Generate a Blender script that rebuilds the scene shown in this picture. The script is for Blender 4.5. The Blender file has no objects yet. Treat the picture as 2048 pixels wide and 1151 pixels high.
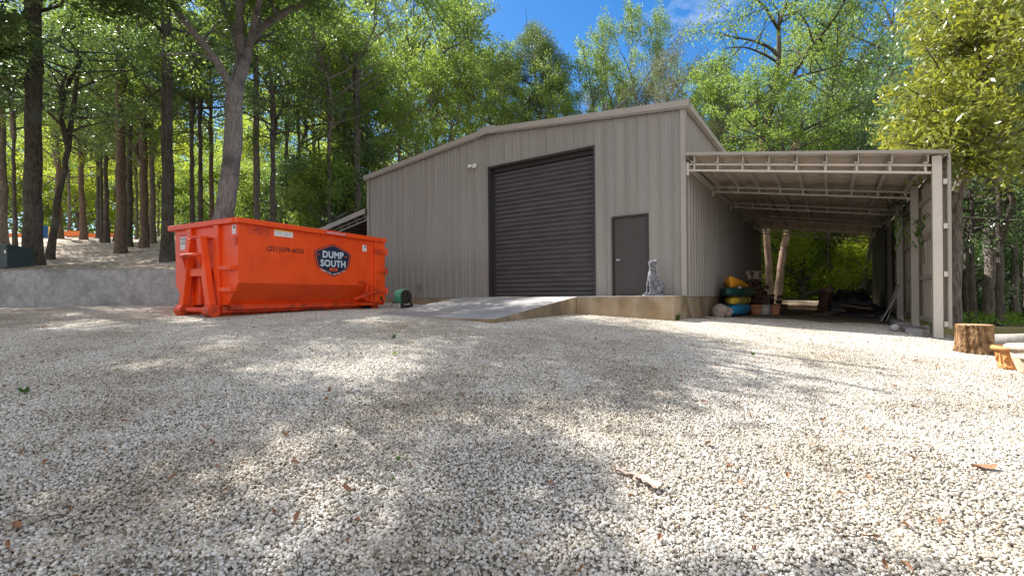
import bpy, bmesh, math, random
import numpy as np
from mathutils import Vector, Matrix, Euler

# ------------------------------------------------------------------ camera, sky, sun, exposure
S = bpy.context.scene
COL = S.collection
ZC = 1.2                      # camera height; every "relative" height below is measured from here
F = 930.0                     # focal length in photo pixels (2048 wide)
ROLL = 0.0086
HY = 590.5                    # photo row of the horizon at the middle

cam_d = bpy.data.cameras.new('camera')
cam = bpy.data.objects.new('camera', cam_d)
COL.objects.link(cam)
cam_d.sensor_width = 36.0
cam_d.lens = 36.0 * F / 2048.0
cam_d.shift_y = (HY - 575.5) / 2048.0
cam_d.clip_start = 0.05
cam_d.clip_end = 2000
cam.matrix_world = Matrix.Translation((0, 0, ZC)) @ Matrix.Rotation(math.radians(90), 4, 'X') @ Matrix.Rotation(-ROLL, 4, 'Z')
S.camera = cam

SUN_AZ = Vector((-0.79, 0.613)).normalized()      # horizontal direction towards the sun
SUN_EL = math.radians(47)
W = bpy.data.worlds.new('World'); S.world = W; W.use_nodes = True
wn, wl = W.node_tree.nodes, W.node_tree.links
bg = wn['Background']
sky = wn.new('ShaderNodeTexSky'); sky.sky_type = 'NISHITA'; sky.sun_disc = False
sky.sun_elevation = SUN_EL
sky.sun_rotation = math.atan2(SUN_AZ.x, SUN_AZ.y)
sky.air_density = 1.0; sky.dust_density = 0.4; sky.ozone_density = 2.5
hs = wn.new('ShaderNodeHueSaturation'); hs.inputs['Saturation'].default_value = 1.35; hs.inputs['Value'].default_value = 1.0
wl.new(sky.outputs[0], hs.inputs['Color'])
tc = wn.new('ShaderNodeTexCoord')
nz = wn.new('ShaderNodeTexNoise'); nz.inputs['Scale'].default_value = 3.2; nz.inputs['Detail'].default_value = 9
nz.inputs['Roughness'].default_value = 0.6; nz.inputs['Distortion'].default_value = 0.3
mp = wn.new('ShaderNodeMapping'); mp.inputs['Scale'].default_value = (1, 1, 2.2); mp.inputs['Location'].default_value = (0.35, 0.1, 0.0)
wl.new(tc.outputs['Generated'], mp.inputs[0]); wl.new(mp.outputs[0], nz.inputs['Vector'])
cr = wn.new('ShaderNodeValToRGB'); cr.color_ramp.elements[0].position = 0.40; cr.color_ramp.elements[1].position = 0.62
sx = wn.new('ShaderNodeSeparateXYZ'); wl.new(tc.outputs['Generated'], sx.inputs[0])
cb = wn.new('ShaderNodeMath'); cb.operation = 'MULTIPLY_ADD'; cb.inputs[1].default_value = -0.24   # extra unseen clouds behind the camera, added as fill light
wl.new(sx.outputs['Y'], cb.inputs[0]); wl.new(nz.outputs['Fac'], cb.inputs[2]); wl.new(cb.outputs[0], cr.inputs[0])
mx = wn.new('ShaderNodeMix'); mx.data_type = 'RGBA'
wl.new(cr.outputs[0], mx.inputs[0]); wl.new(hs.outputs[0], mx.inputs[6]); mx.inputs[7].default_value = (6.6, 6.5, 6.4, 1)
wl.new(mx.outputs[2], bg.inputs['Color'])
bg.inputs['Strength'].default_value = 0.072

sl = bpy.data.lights.new('sun', 'SUN'); sl.energy = 5.0; sl.angle = math.radians(0.5); sl.color = (1.0, 0.94, 0.84)
so = bpy.data.objects.new('sun', sl); COL.objects.link(so)
sd = Vector((SUN_AZ.x * math.cos(SUN_EL), SUN_AZ.y * math.cos(SUN_EL), math.sin(SUN_EL)))
so.rotation_euler = sd.to_track_quat('Z', 'Y').to_euler(); so.location = sd * 60
S.view_settings.view_transform = 'Standard'; S.view_settings.look = 'None'
S.view_settings.exposure = 1.38; S.view_settings.gamma = 1.0
S.view_settings.use_white_balance = True; S.view_settings.white_balance_temperature = 6200; S.view_settings.white_balance_tint = 11
S.cycles.max_bounces = 8; S.cycles.transparent_max_bounces = 8
S.cycles.diffuse_bounces = 5; S.cycles.use_denoising = True

# ------------------------------------------------------------------ helpers
def ray(px, py, Y):
    """point at depth Y seen at photo pixel (px, py)"""
    u, v = px - 1024.0, py - HY
    return Vector(((u - ROLL * v) / F * Y, Y, ZC - (v + ROLL * u) / F * Y))

def smooth(a, b, t):
    t = min(1, max(0, (t - a) / (b - a))); return t * t * (3 - 2 * t)

def tag(o, label=None, cat=None, group=None, kind=None):
    if label: o['label'] = label
    if cat: o['category'] = cat
    if group: o['group'] = group
    if kind: o['kind'] = kind
    return o

def empty(name, loc=(0, 0, 0), rz=0.0, label=None, cat=None, group=None):
    o = bpy.data.objects.new(name, None); COL.objects.link(o)
    o.location = loc; o.rotation_euler = (0, 0, rz)
    return tag(o, label, cat, group)

class MB:
    def __init__(s): s.v = []; s.f = []; s.m = []; s.mi = 0; s.M = None
    def add(s, vs, fs):
        b = len(s.v)
        for p in vs:
            p = Vector(p)
            if s.M is not None: p = s.M @ p
            s.v.append(tuple(p))
        for f in fs: s.f.append(tuple(b + i for i in f)); s.m.append(s.mi)
    def box(s, x0, x1, y0, y1, z0, z1):
        s.add([(x0,y0,z0),(x1,y0,z0),(x1,y1,z0),(x0,y1,z0),(x0,y0,z1),(x1,y0,z1),(x1,y1,z1),(x0,y1,z1)],
              [(0,3,2,1),(4,5,6,7),(0,1,5,4),(1,2,6,5),(2,3,7,6),(3,0,4,7)])
    def beam(s, p, q, w, h, up=(0, 0, 1)):
        """rectangular bar from p to q, w across, h along up"""
        p, q = Vector(p), Vector(q); d = (q - p).normalized(); up = Vector(up)
        a = d.cross(up)
        if a.length < 1e-4: a = d.cross(Vector((1, 0, 0)))
        a.normalize(); b = a.cross(d).normalized()
        a = a * w / 2; b = b * h / 2
        s.add([p-a-b, p+a-b, p+a+b, p-a+b, q-a-b, q+a-b, q+a+b, q-a+b],
              [(0,1,2,3),(7,6,5,4),(0,4,5,1),(1,5,6,2),(2,6,7,3),(3,7,4,0)])
    def tube(s, pts, rs, n=8, cap=True):
        pts = [Vector(p) for p in pts]
        if not hasattr(rs, '__len__'): rs = [rs] * len(pts)
        vs = []; prev = None
        for i, p in enumerate(pts):
            d = (pts[min(i+1, len(pts)-1)] - pts[max(i-1, 0)])
            if d.length < 1e-6: d = Vector((0, 0, 1))
            d.normalize()
            if prev is None:
                a = d.orthogonal().normalized()
            else:
                a = prev - d * prev.dot(d)
                if a.length < 1e-4: a = d.orthogonal()
                a.normalize()
            prev = a; b = d.cross(a)
            for k in range(n):
                t = 2 * math.pi * k / n
                vs.append(p + (a * math.cos(t) + b * math.sin(t)) * rs[i])
        fs = []
        for i in range(len(pts) - 1):
            for k in range(n):
                fs.append((i*n+k, i*n+(k+1) % n, (i+1)*n+(k+1) % n, (i+1)*n+k))
        if cap:
            fs.append(tuple(reversed(range(n)))); fs.append(tuple((len(pts)-1)*n + k for k in range(n)))
        s.add(vs, fs)
    def lathe(s, prof, n=20, c=(0, 0, 0), wob=None):
        vs = []; fs = []
        for i, (r, z) in enumerate(prof):
            for k in range(n):
                t = 2 * math.pi * k / n; rr = r * (wob(t, z) if wob else 1)
                vs.append((c[0] + rr * math.cos(t), c[1] + rr * math.sin(t), c[2] + z))
        for i in range(len(prof) - 1):
            for k in range(n): fs.append((i*n+k, i*n+(k+1) % n, (i+1)*n+(k+1) % n, (i+1)*n+k))
        fs.append(tuple(reversed(range(n)))); fs.append(tuple((len(prof)-1)*n + k for k in range(n)))
        s.add(vs, fs)
    def prism(s, poly, a, b, axis='y'):
        """poly: 2D outline; extruded between a and b on the axis"""
        n = len(poly)
        if axis == 'y': mk = lambda p, t: (p[0], t, p[1])
        elif axis == 'x': mk = lambda p, t: (t, p[0], p[1])
        else: mk = lambda p, t: (p[0], p[1], t)
        vs = [mk(p, a) for p in poly] + [mk(p, b) for p in poly]
        fs = [tuple(range(n)), tuple(reversed(range(n, 2*n)))]
        for i in range(n): fs.append((i, n+i, n+(i+1) % n, (i+1) % n))
        s.add(vs, fs)
    def build(s, name, mat, parent=None, smooth_=False, bevel=0, loc=None):
        me = bpy.data.meshes.new(name); me.from_pydata(s.v, [], s.f)
        mats = mat if isinstance(mat, (list, tuple)) else [mat]
        for m in mats: me.materials.append(m)
        if len(mats) > 1: me.polygons.foreach_set('material_index', s.m)
        bm = bmesh.new(); bm.from_mesh(me); bmesh.ops.recalc_face_normals(bm, faces=bm.faces); bm.to_mesh(me); bm.free()
        if smooth_: me.polygons.foreach_set('use_smooth', [True] * len(me.polygons))
        o = bpy.data.objects.new(name, me); COL.objects.link(o)
        if parent: o.parent = parent
        if loc is not None: o.location = loc
        if bevel:
            b = o.modifiers.new('bevel', 'BEVEL'); b.width = bevel; b.segments = 2; b.limit_method = 'ANGLE'
            b.harden_normals = False
        return o

def npmesh(name, verts, quads, mats, mi=None, attr=None, tris=False, smooth_=False):
    """fast mesh from numpy arrays; quads (n,4) or (n,3)"""
    me = bpy.data.meshes.new(name); k = quads.shape[1]; n = len(quads)
    me.vertices.add(len(verts)); me.vertices.foreach_set('co', np.ascontiguousarray(verts, dtype=np.float32).ravel())
    me.loops.add(n * k); me.loops.foreach_set('vertex_index', quads.astype(np.int32).ravel())
    me.polygons.add(n); me.polygons.foreach_set('loop_start', np.arange(0, n * k, k, dtype=np.int32))
    me.polygons.foreach_set('loop_total', np.full(n, k, dtype=np.int32))
    for m in mats: me.materials.append(m)
    if mi is not None: me.polygons.foreach_set('material_index', mi.astype(np.int32))
    if smooth_: me.polygons.foreach_set('use_smooth', np.ones(n, dtype=bool))
    me.update(calc_edges=True)
    if attr is not None:
        a = me.attributes.new('vary', 'FLOAT', 'POINT'); a.data.foreach_set('value', attr.astype(np.float32))
    return me

def link(name, me, parent=None, loc=(0, 0, 0), rot=(0, 0, 0), scale=(1, 1, 1)):
    o = bpy.data.objects.new(name, me); COL.objects.link(o)
    o.location = loc; o.rotation_euler = rot; o.scale = scale
    if parent: o.parent = parent
    return o

# ------------------------------------------------------------------ materials
def mat(name, col, rough=0.6, metal=0.0, col2=None, nscale=4.0, detail=6, bump=0.0, bscale=None, stretch=(1, 1, 1), spec=0.5, lo=0.35, hi=0.65, coat=0.0, col3=None, n3=1.2):
    m = bpy.data.materials.new(name); m.use_nodes = True
    N, L = m.node_tree.nodes, m.node_tree.links; b = N['Principled BSDF']
    b.inputs['Roughness'].default_value = rough; b.inputs['Metallic'].default_value = metal
    b.inputs['Specular IOR Level'].default_value = spec; b.inputs['Coat Weight'].default_value = coat
    c4 = lambda c: (c[0], c[1], c[2], 1)
    b.inputs['Base Color'].default_value = c4(col)
    t = N.new('ShaderNodeTexCoord'); mpn = N.new('ShaderNodeMapping'); mpn.inputs['Scale'].default_value = stretch
    L.new(t.outputs['Object'], mpn.inputs[0])
    if col2:
        n1 = N.new('ShaderNodeTexNoise'); n1.inputs['Scale'].default_value = nscale; n1.inputs['Detail'].default_value = detail
        n1.inputs['Roughness'].default_value = 0.62
        L.new(mpn.outputs[0], n1.inputs['Vector'])
        r = N.new('ShaderNodeValToRGB'); r.color_ramp.elements[0].position = lo; r.color_ramp.elements[1].position = hi
        r.color_ramp.elements[0].color = c4(col); r.color_ramp.elements[1].color = c4(col2)
        L.new(n1.outputs['Fac'], r.inputs[0]); out = r.outputs[0]
        if col3:
            n3n = N.new('ShaderNodeTexNoise'); n3n.inputs['Scale'].default_value = n3; n3n.inputs['Detail'].default_value = 8
            L.new(t.outputs['Object'], n3n.inputs['Vector'])
            r3 = N.new('ShaderNodeValToRGB'); r3.color_ramp.elements[0].position = 0.48; r3.color_ramp.elements[1].position = 0.68
            L.new(n3n.outputs['Fac'], r3.inputs[0])
            mm = N.new('ShaderNodeMix'); mm.data_type = 'RGBA'; L.new(r3.outputs[0], mm.inputs[0]); L.new(out, mm.inputs[6])
            mm.inputs[7].default_value = c4(col3); out = mm.outputs[2]
        L.new(out, b.inputs['Base Color'])
    if bump:
        n2 = N.new('ShaderNodeTexNoise'); n2.inputs['Scale'].default_value = bscale or nscale * 3; n2.inputs['Detail'].default_value = 7
        L.new(mpn.outputs[0], n2.inputs['Vector'])
        bp = N.new('ShaderNodeBump'); bp.inputs['Strength'].default_value = bump; bp.inputs['Distance'].default_value = 0.02 if bump < 1 else 0.06
        L.new(n2.outputs['Fac'], bp.inputs['Height']); L.new(bp.outputs[0], b.inputs['Normal'])
    return m

def bark(name, a, b, c=None):
    return mat(name, a, 0.95, 0, b, 5.0, 8, 1.0, 9.0, (4, 4, 0.9), 0.1, 0.38, 0.62, col3=c, n3=1.6)

def leafmat(name, dark, light, trans, tfac=0.38, rough=0.5, spec=0.25):
    m = bpy.data.materials.new(name); m.use_nodes = True
    N, L = m.node_tree.nodes, m.node_tree.links; b = N['Principled BSDF']; out = N['Material Output']
    at = N.new('ShaderNodeAttribute'); at.attribute_name = 'vary'
    oi = N.new('ShaderNodeObjectInfo')
    ad = N.new('ShaderNodeMath'); ad.operation = 'MULTIPLY_ADD'; ad.inputs[1].default_value = 0.4
    L.new(oi.outputs['Random'], ad.inputs[0]); 
    mu = N.new('ShaderNodeMath'); mu.operation = 'MULTIPLY'; mu.inputs[1].default_value = 0.75; L.new(at.outputs['Fac'], mu.inputs[0])
    L.new(mu.outputs[0], ad.inputs[2])
    r = N.new('ShaderNodeMix'); r.data_type = 'RGBA'; L.new(ad.outputs[0], r.inputs[0])
    r.inputs[6].default_value = (*dark, 1); r.inputs[7].default_value = (*light, 1)
    L.new(r.outputs[2], b.inputs['Base Color'])
    b.inputs['Roughness'].default_value = rough; b.inputs['Specular IOR Level'].default_value = spec
    tr = N.new('ShaderNodeBsdfTranslucent')
    r2 = N.new('ShaderNodeMix'); r2.data_type = 'RGBA'; L.new(ad.outputs[0], r2.inputs[0])
    r2.inputs[6].default_value = (trans[0]*.6, trans[1]*.7, trans[2]*.8, 1); r2.inputs[7].default_value = (*trans, 1)
    L.new(r2.outputs[2], tr.inputs['Color'])
    ms = N.new('ShaderNodeMixShader'); ms.inputs[0].default_value = tfac
    L.new(b.outputs[0], ms.inputs[1]); L.new(tr.outputs[0], ms.inputs[2]); L.new(ms.outputs[0], out.inputs[0])
    return m

M = {}
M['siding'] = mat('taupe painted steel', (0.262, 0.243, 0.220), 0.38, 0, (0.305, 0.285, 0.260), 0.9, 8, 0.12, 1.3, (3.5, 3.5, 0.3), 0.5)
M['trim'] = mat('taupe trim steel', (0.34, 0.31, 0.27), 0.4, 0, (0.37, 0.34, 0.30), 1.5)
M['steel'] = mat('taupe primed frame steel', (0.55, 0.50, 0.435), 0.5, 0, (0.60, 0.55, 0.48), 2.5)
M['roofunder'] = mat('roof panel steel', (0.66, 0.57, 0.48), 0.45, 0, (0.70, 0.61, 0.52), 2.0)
M['rooftop'] = mat('roof panel top', (0.45, 0.44, 0.41), 0.35, 0, (0.5, 0.49, 0.46), 2.0)
M['roller'] = mat('dark bronze roller curtain', (0.066, 0.060, 0.066), 0.32, 0, (0.092, 0.085, 0.088), 2.0, 8, 0.1, 3, (.6, .6, 3))
M['door'] = mat('dark bronze door paint', (0.047, 0.040, 0.037), 0.45, 0, (0.055, 0.047, 0.043), 2)
M['dframe'] = mat('dark bronze frame paint', (0.032, 0.028, 0.028), 0.5)
M['chrome'] = mat('satin steel', (0.7, 0.7, 0.7), 0.25, 1.0)
M['conc'] = mat('concrete side', (0.40, 0.33, 0.24), 0.9, 0, (0.30, 0.21, 0.12), 2.4, 9, 0.5, 30, (1, 1, .6), 0.2, col3=(0.16, 0.13, 0.09), n3=1.1)
M['conctop'] = mat('concrete top', (0.30, 0.285, 0.28), 0.85, 0, (0.38, 0.365, 0.35), 1.4, 9, 0.25, 45, spec=0.2, col3=(0.30, 0.28, 0.26), n3=.6)
M['stucco'] = mat('rough grey retaining wall', (0.34, 0.34, 0.35), 0.95, 0, (0.52, 0.52, 0.53), 5.0, 10, 1.0, 16, (1, 1, 1.0), 0.1, col3=(0.24, 0.24, 0.25), n3=.9)
M['orange'] = mat('orange container paint', (0.90, 0.095, 0.010), 0.36, 0, (0.84, 0.085, 0.010), 1.2, 8, 0.08, 6, spec=0.4, col3=(0.78, 0.072, 0.010), n3=2.0)
M['orangedark'] = mat('scuffed orange frame paint', (0.82, 0.075, 0.010), 0.45, 0, (0.68, 0.06, 0.012), 3, 8, 0.1, 12, col3=(0.30, 0.04, 0.015), n3=4)
def worn(m, col, scale, lo, hi, stretch=(1, 1, 1)):
    """scuffs and rust spots of their own over a paint"""
    N, L = m.node_tree.nodes, m.node_tree.links; b = N['Principled BSDF']; src = b.inputs['Base Color'].links[0].from_socket
    t = N.new('ShaderNodeTexCoord'); mp_ = N.new('ShaderNodeMapping'); mp_.inputs['Scale'].default_value = stretch; n = N.new('ShaderNodeTexNoise')
    n.inputs['Scale'].default_value = scale; n.inputs['Detail'].default_value = 10; n.inputs['Roughness'].default_value = .7
    L.new(t.outputs['Object'], mp_.inputs[0]); L.new(mp_.outputs[0], n.inputs['Vector'])
    r = N.new('ShaderNodeValToRGB'); r.color_ramp.elements[0].position = lo; r.color_ramp.elements[1].position = hi; L.new(n.outputs['Fac'], r.inputs[0])
    x = N.new('ShaderNodeMix'); x.data_type = 'RGBA'; L.new(r.outputs[0], x.inputs[0]); L.new(src, x.inputs[6]); x.inputs[7].default_value = (*col, 1)
    L.new(x.outputs[2], b.inputs['Base Color'])
worn(M['orange'], (0.42, 0.06, 0.02), 9, .66, .72); worn(M['orange'], (0.85, 0.20, 0.09), 5, .60, .75, (.5, 1, 3)); worn(M['orangedark'], (0.22, 0.05, 0.025), 12, .60, .70)
worn(M['siding'], (0.20, 0.175, 0.15), 3.0, .58, .80, (2, 2, .5))
M['rubber'] = mat('black rubber', (0.02, 0.02, 0.02), 0.8)
M['inside'] = mat('dark rusty steel', (0.05, 0.025, 0.015), 0.9)
M['white'] = mat('white vinyl', (0.75, 0.74, 0.72), 0.5)
M['black'] = mat('black vinyl', (0.012, 0.010, 0.012), 0.5)
M['navy'] = mat('navy vinyl', (0.010, 0.022, 0.055), 0.45)
M['paleblue'] = mat('pale grey blue vinyl', (0.55, 0.62, 0.70), 0.5)
M['vorange'] = mat('orange vinyl', (0.85, 0.12, 0.02), 0.5)
M['red'] = mat('red vinyl', (0.6, 0.03, 0.03), 0.5)
M['yellowv'] = mat('yellow vinyl', (0.8, 0.5, 0.04), 0.5)
M['faded'] = mat('faded red lettering', (0.42, 0.03, 0.008), 0.6)
M['greyv'] = mat('grey print', (0.2, 0.2, 0.2), 0.6)
M['bark1'] = bark('grey brown bark', (0.10, 0.085, 0.070), (0.235, 0.205, 0.175))
M['bark2'] = bark('dark bark', (0.055, 0.047, 0.039), (0.14, 0.12, 0.098), (0.13, 0.135, 0.115))
M['barkred'] = bark('reddish brown bark', (0.11, 0.078, 0.056), (0.22, 0.165, 0.125))
M['barkpale'] = bark('smooth pale grey bark', (0.20, 0.19, 0.185), (0.35, 0.335, 0.33), (0.13, 0.128, 0.13))
M['barkpink'] = bark('pinkish tan bark', (0.28, 0.185, 0.13), (0.42, 0.30, 0.22), (0.18, 0.12, 0.09))
M['stumpbark'] = mat('tan stump bark', (0.15, 0.08, 0.038), 0.95, 0, (0.36, 0.225, 0.12), 6.0, 10, 1.0, 12, (2.2, 2.2, 0.8), 0.1, lo=.42, hi=.58, col3=(0.09, 0.05, 0.025), n3=9)
M['stumptop'] = mat('sawn stump top', (0.42, 0.27, 0.14), 0.9, 0, (0.34, 0.2, 0.1), 6, 6, .4, 30)
M['leafA'] = leafmat('oak leaves', (0.036, 0.080, 0.026), (0.125, 0.195, 0.052), (0.42, 0.55, 0.08), 0.42)
M['leafB'] = leafmat('bright leaves', (0.048, 0.100, 0.026), (0.155, 0.235, 0.05), (0.48, 0.60, 0.08), 0.44)
M['leafD'] = leafmat('dark evergreen leaves', (0.026, 0.062, 0.030), (0.10, 0.165, 0.07), (0.28, 0.42, 0.09), 0.34, 0.38, 0.6)
M['leafG'] = leafmat('grey green oak leaves', (0.12, 0.13, 0.075), (0.22, 0.22, 0.13), (0.30, 0.31, 0.14), 0.3)
M['leafM'] = leafmat('glossy magnolia leaves', (0.030, 0.062, 0.014), (0.23, 0.25, 0.035), (0.56, 0.56, 0.05), 0.33, 0.40, 0.45)
M['leafP'] = leafmat('pine needles', (0.05, 0.095, 0.03), (0.11, 0.16, 0.045), (0.25, 0.33, 0.07), 0.3)
M['leafS'] = leafmat('shade tree leaves', (0.04, 0.085, 0.025), (0.11, 0.17, 0.05), (0.20, 0.30, 0.06), 0.2)
M['leafY'] = leafmat('understory leaves tinted as sunlit', (0.09, 0.15, 0.02), (0.24, 0.30, 0.03), (0.62, 0.68, 0.05), 0.55)  # sunlight put into the leaf colour: brighter and yellower than the other leaves
# ------------------------------------------------------------------ ground heights
_pts = np.array([
 (0,1.9,-1.15),(-3,2,-1.12),(3,2,-1.17),(7.2,7.2,-.97),(8.2,9,-.86),(3.68,10.66,-.60),(1.75,12,-.49),(-.23,9.1,-.53),
 (-6,10.2,-.43),(-8.2,11.3,-.41),(-3.8,14,-.40),(-5.65,18.5,-.20),(-15,14.5,-.22),(-9,14.5,-.21),(6.4,14,-.69),(9.5,11.2,-.80),(9,17,-.73),
 (-10,4,-.86),(-4,4.5,-.86),(12,4,-1.15),(4,5,-1.02),(13,24,-.74),(17,20,-.85),(14,12,-.95),(10,25,-.74),(3,24,-.5),(-16,8,-.6)])
def _feat(x, y):
    return np.stack([np.ones_like(x), x, y, x*x/20, x*y/20, y*y/20, x**3/800, x*x*y/800, x*y*y/800, y**3/800], -1)
_co = np.linalg.lstsq(_feat(_pts[:, 0], _pts[:, 1]), _pts[:, 2], rcond=None)[0]
def yard_np(x, y):
    xc = np.clip(x, -15, 15); yc = np.clip(y, 1, 25)
    z = _feat(xc, yc) @ _co
    # residual correction near the measured points
    d2 = (xc[..., None] - _pts[:, 0])**2 + (yc[..., None] - _pts[:, 1])**2
    w = np.exp(-d2 / 8.0); res = _pts[:, 2] - _feat(_pts[:, 0], _pts[:, 1]) @ _co
    z = z + (w * res).sum(-1) / (w.sum(-1) + 0.4)
    far = np.clip((np.hypot(x - 2, y - 12) - 22) / 40, 0, 1)
    right = np.clip((x - 0.55*y - 7) / 12, 0, 1)
    return ZC + np.clip(z, -1.6, 0.0) * (1 - far) - 0.9 * far - 0.35 * right
def yard(x, y): return float(yard_np(np.array(float(x)), np.array(float(y))))
HW_Y, HW_X = 14.6, -9.6          # back of the retaining wall, and its right-hand end
def hill_np(x, y):
    yy = y - HW_Y
    h = 0.86 + 0.178 * np.clip(yy, 0, 26) + 0.03 * np.clip(yy - 26, 0, 30)
    h = h + 0.10 * np.sin(x * .55 + y * .4) * np.clip(yy / 4, 0, 1) + .06 * np.sin(x * 1.3 - y * .9) * np.clip(yy / 4, 0, 1)
    t = np.clip((HW_X + 0.5 + (y - 14) * 0.28 - x) / 9.0 + 0.9, 0, 1); t = t * t * (3 - 2 * t)
    return ZC + h * t - 1.0 * (1 - t)
def hill(x, y): return float(hill_np(np.array(float(x)), np.array(float(y))))
def ground(x, y):
    if y > HW_Y and x < HW_X or (y > 30 and x < 8): return max(yard(x, y), hill(x, y))
    return yard(x, y)

def sheet(name, xs, ys, fn, m, mask=None, label=None):
    X, Y = np.meshgrid(xs, ys); Z = fn(X, Y); v = np.stack([X.ravel(), Y.ravel(), Z.ravel()], 1)
    nx, ny = len(xs), len(ys); i, j = np.meshgrid(np.arange(nx-1), np.arange(ny-1)); a = (j*nx + i).ravel()
    q = np.stack([a, a+1, a+1+nx, a+nx], 1)
    if mask is not None:
        cx = (X[:-1, :-1] + X[1:, 1:]).ravel()/2; cy = (Y[:-1, :-1] + Y[1:, 1:]).ravel()/2
        q = q[mask(cx, cy)]
    me = npmesh(name, v, q, [m], smooth_=True)
    o = link(name, me); o['kind'] = 'structure'; return o

def ground_mat(name, cols, scale, bump, bd, patch=None, vor=None):
    m = bpy.data.materials.new(name); m.use_nodes = True
    N, L = m.node_tree.nodes, m.node_tree.links; b = N['Principled BSDF']; b.inputs['Roughness'].default_value = 0.95
    b.inputs['Specular IOR Level'].default_value = 0.15
    t = N.new('ShaderNodeTexCoord')
    n = N.new('ShaderNodeTexNoise'); n.inputs['Scale'].default_value = scale; n.inputs['Detail'].default_value = 10; n.inputs['Roughness'].default_value = .7
    L.new(t.outputs['Object'], n.inputs['Vector'])
    r = N.new('ShaderNodeValToRGB'); e = r.color_ramp.elements
    e[0].position = 0.36; e[0].color = (*cols[0], 1); e[1].position = 0.66; e[1].color = (*cols[-1], 1)
    for k, c in enumerate(cols[1:-1]):
        x = e.new(0.36 + 0.3 * (k + 1) / (len(cols) - 1)); x.color = (*c, 1)
    L.new(n.outputs['Fac'], r.inputs[0]); out = r.outputs[0]; hgt = n.outputs['Fac']
    if vor:
        v = N.new('ShaderNodeTexVoronoi'); v.inputs['Scale'].default_value = vor; L.new(t.outputs['Object'], v.inputs['Vector'])
        mm = N.new('ShaderNodeMix'); mm.data_type = 'RGBA'; mm.blend_type = 'MULTIPLY'; mm.inputs[0].default_value = 0.8
        rr = N.new('ShaderNodeValToRGB'); rr.color_ramp.elements[0].position = 0.1; rr.color_ramp.elements[1].position = 0.75
        rr.color_ramp.elements[0].color = (1, 1, 1, 1); rr.color_ramp.elements[1].color = (.28, .25, .2, 1)
        L.new(v.outputs['Distance'], rr.inputs[0]); L.new(out, mm.inputs[6]); L.new(rr.outputs[0], mm.inputs[7]); out = mm.outputs[2]
        inv = N.new('ShaderNodeMath'); inv.operation = 'SUBTRACT'; inv.inputs[0].default_value = 1; L.new(v.outputs['Distance'], inv.inputs[1]); hgt = inv.outputs[0]
    if patch:
        n2 = N.new('ShaderNodeTexNoise'); n2.inputs['Scale'].default_value = patch[1]; n2.inputs['Detail'].default_value = 6
        L.new(t.outputs['Object'], n2.inputs['Vector']); r2 = N.new('ShaderNodeValToRGB')
        r2.color_ramp.elements[0].position = patch[2]; r2.color_ramp.elements[1].position = patch[3]
        L.new(n2.outputs['Fac'], r2.inputs[0]); m2 = N.new('ShaderNodeMix'); m2.data_type = 'RGBA'
        L.new(r2.outputs[0], m2.inputs[0]); L.new(out, m2.inputs[6]); m2.inputs[7].default_value = (*patch[0], 1); out = m2.outputs[2]
    L.new(out, b.inputs['Base Color'])
    bp = N.new('ShaderNodeBump'); bp.inputs['Strength'].default_value = bump; bp.inputs['Distance'].default_value = bd
    L.new(hgt, bp.inputs['Height']); L.new(bp.outputs[0], b.inputs['Normal'])
    return m
M['floor'] = ground_mat('forest floor litter', [(0.06, 0.038, 0.022), (0.16, 0.105, 0.07), (0.30, 0.22, 0.16)], 9, 0.8, 0.05, ((0.04, 0.06, 0.02), .35, .52, .66))
M['litter'] = ground_mat('pale leaf litter', [(0.13, 0.09, 0.065), (0.48, 0.39, 0.31), (0.74, 0.66, 0.57)], 7, 1.0, 0.06)
M['gravelbed'] = ground_mat('gravel bed', [(0.36, 0.33, 0.28), (0.50, 0.47, 0.41), (0.64, 0.61, 0.56)], 14, 0.8, 0.02, None, 34)
M['dirt'] = ground_mat('carport dirt', [(0.30, 0.25, 0.20), (0.42, 0.36, 0.30), (0.54, 0.49, 0.42)], 16, 0.7, 0.015, ((0.16, 0.12, 0.09), .7, .5, .68), 40)

gx = np.concatenate([np.linspace(-260, -32, 20), np.linspace(-30, 30, 61), np.linspace(32, 260, 20)])
gy = np.concatenate([np.linspace(-120, -8, 10), np.linspace(-6, 40, 47), np.linspace(44, 320, 22)])
sheet('ground', gx, gy, lambda x, y: yard_np(x, y) - 0.03, M['floor'])

# building frame: origin at the near right-hand corner, x to the right along the front, y into the depth
TH = -math.atan2(0.566, 0.824)
CX, CY, SLAB = 4.35, 11.64, ZC - 0.04
E1 = Vector((math.cos(TH), math.sin(TH))); E2 = Vector((-math.sin(TH), math.cos(TH)))
def B2W(x, y): return Vector((CX, CY)) + E1 * x + E2 * y
def W2B(px, py):
    dx, dy = px - CX, py - CY
    return dx * E1.x + dy * E1.y, dx * E2.x + dy * E2.y

def gravel_mask(cx, cy):
    bx, by = W2B(cx, cy)
    return (cy < HW_Y + 0.3 + np.clip(cx - HW_X, 0, 30)) & (by < 9) & ~((bx > 5.0) & (by > -0.6)) & (cx < 9.7 + 0.1 * cy) & (by < 3.4 + np.clip(-bx, 0, 50)) & (cx > -26)
sheet('gravel', np.linspace(-28, 14, 169), np.linspace(-5, 24, 117), lambda x, y: yard_np(x, y) - 0.012, M['gravelbed'], gravel_mask)
def dirt_mask(cx, cy):
    bx, by = W2B(cx, cy); return (bx > -.3) & (bx < 4.75) & (by > 1.2) & (by < 15.4)
sheet('carport_floor', np.linspace(2, 20, 90), np.linspace(8, 28, 100), lambda x, y: yard_np(x, y) - 0.005, M['dirt'], dirt_mask)
def hmask(cx, cy): return ((cx < HW_X) & (cy > HW_Y - .1)) | (cy > 30)
hx = np.concatenate([np.linspace(-150, -32, 14), np.linspace(-30, HW_X, 52), np.linspace(HW_X + .5, 25, 40)])
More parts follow.
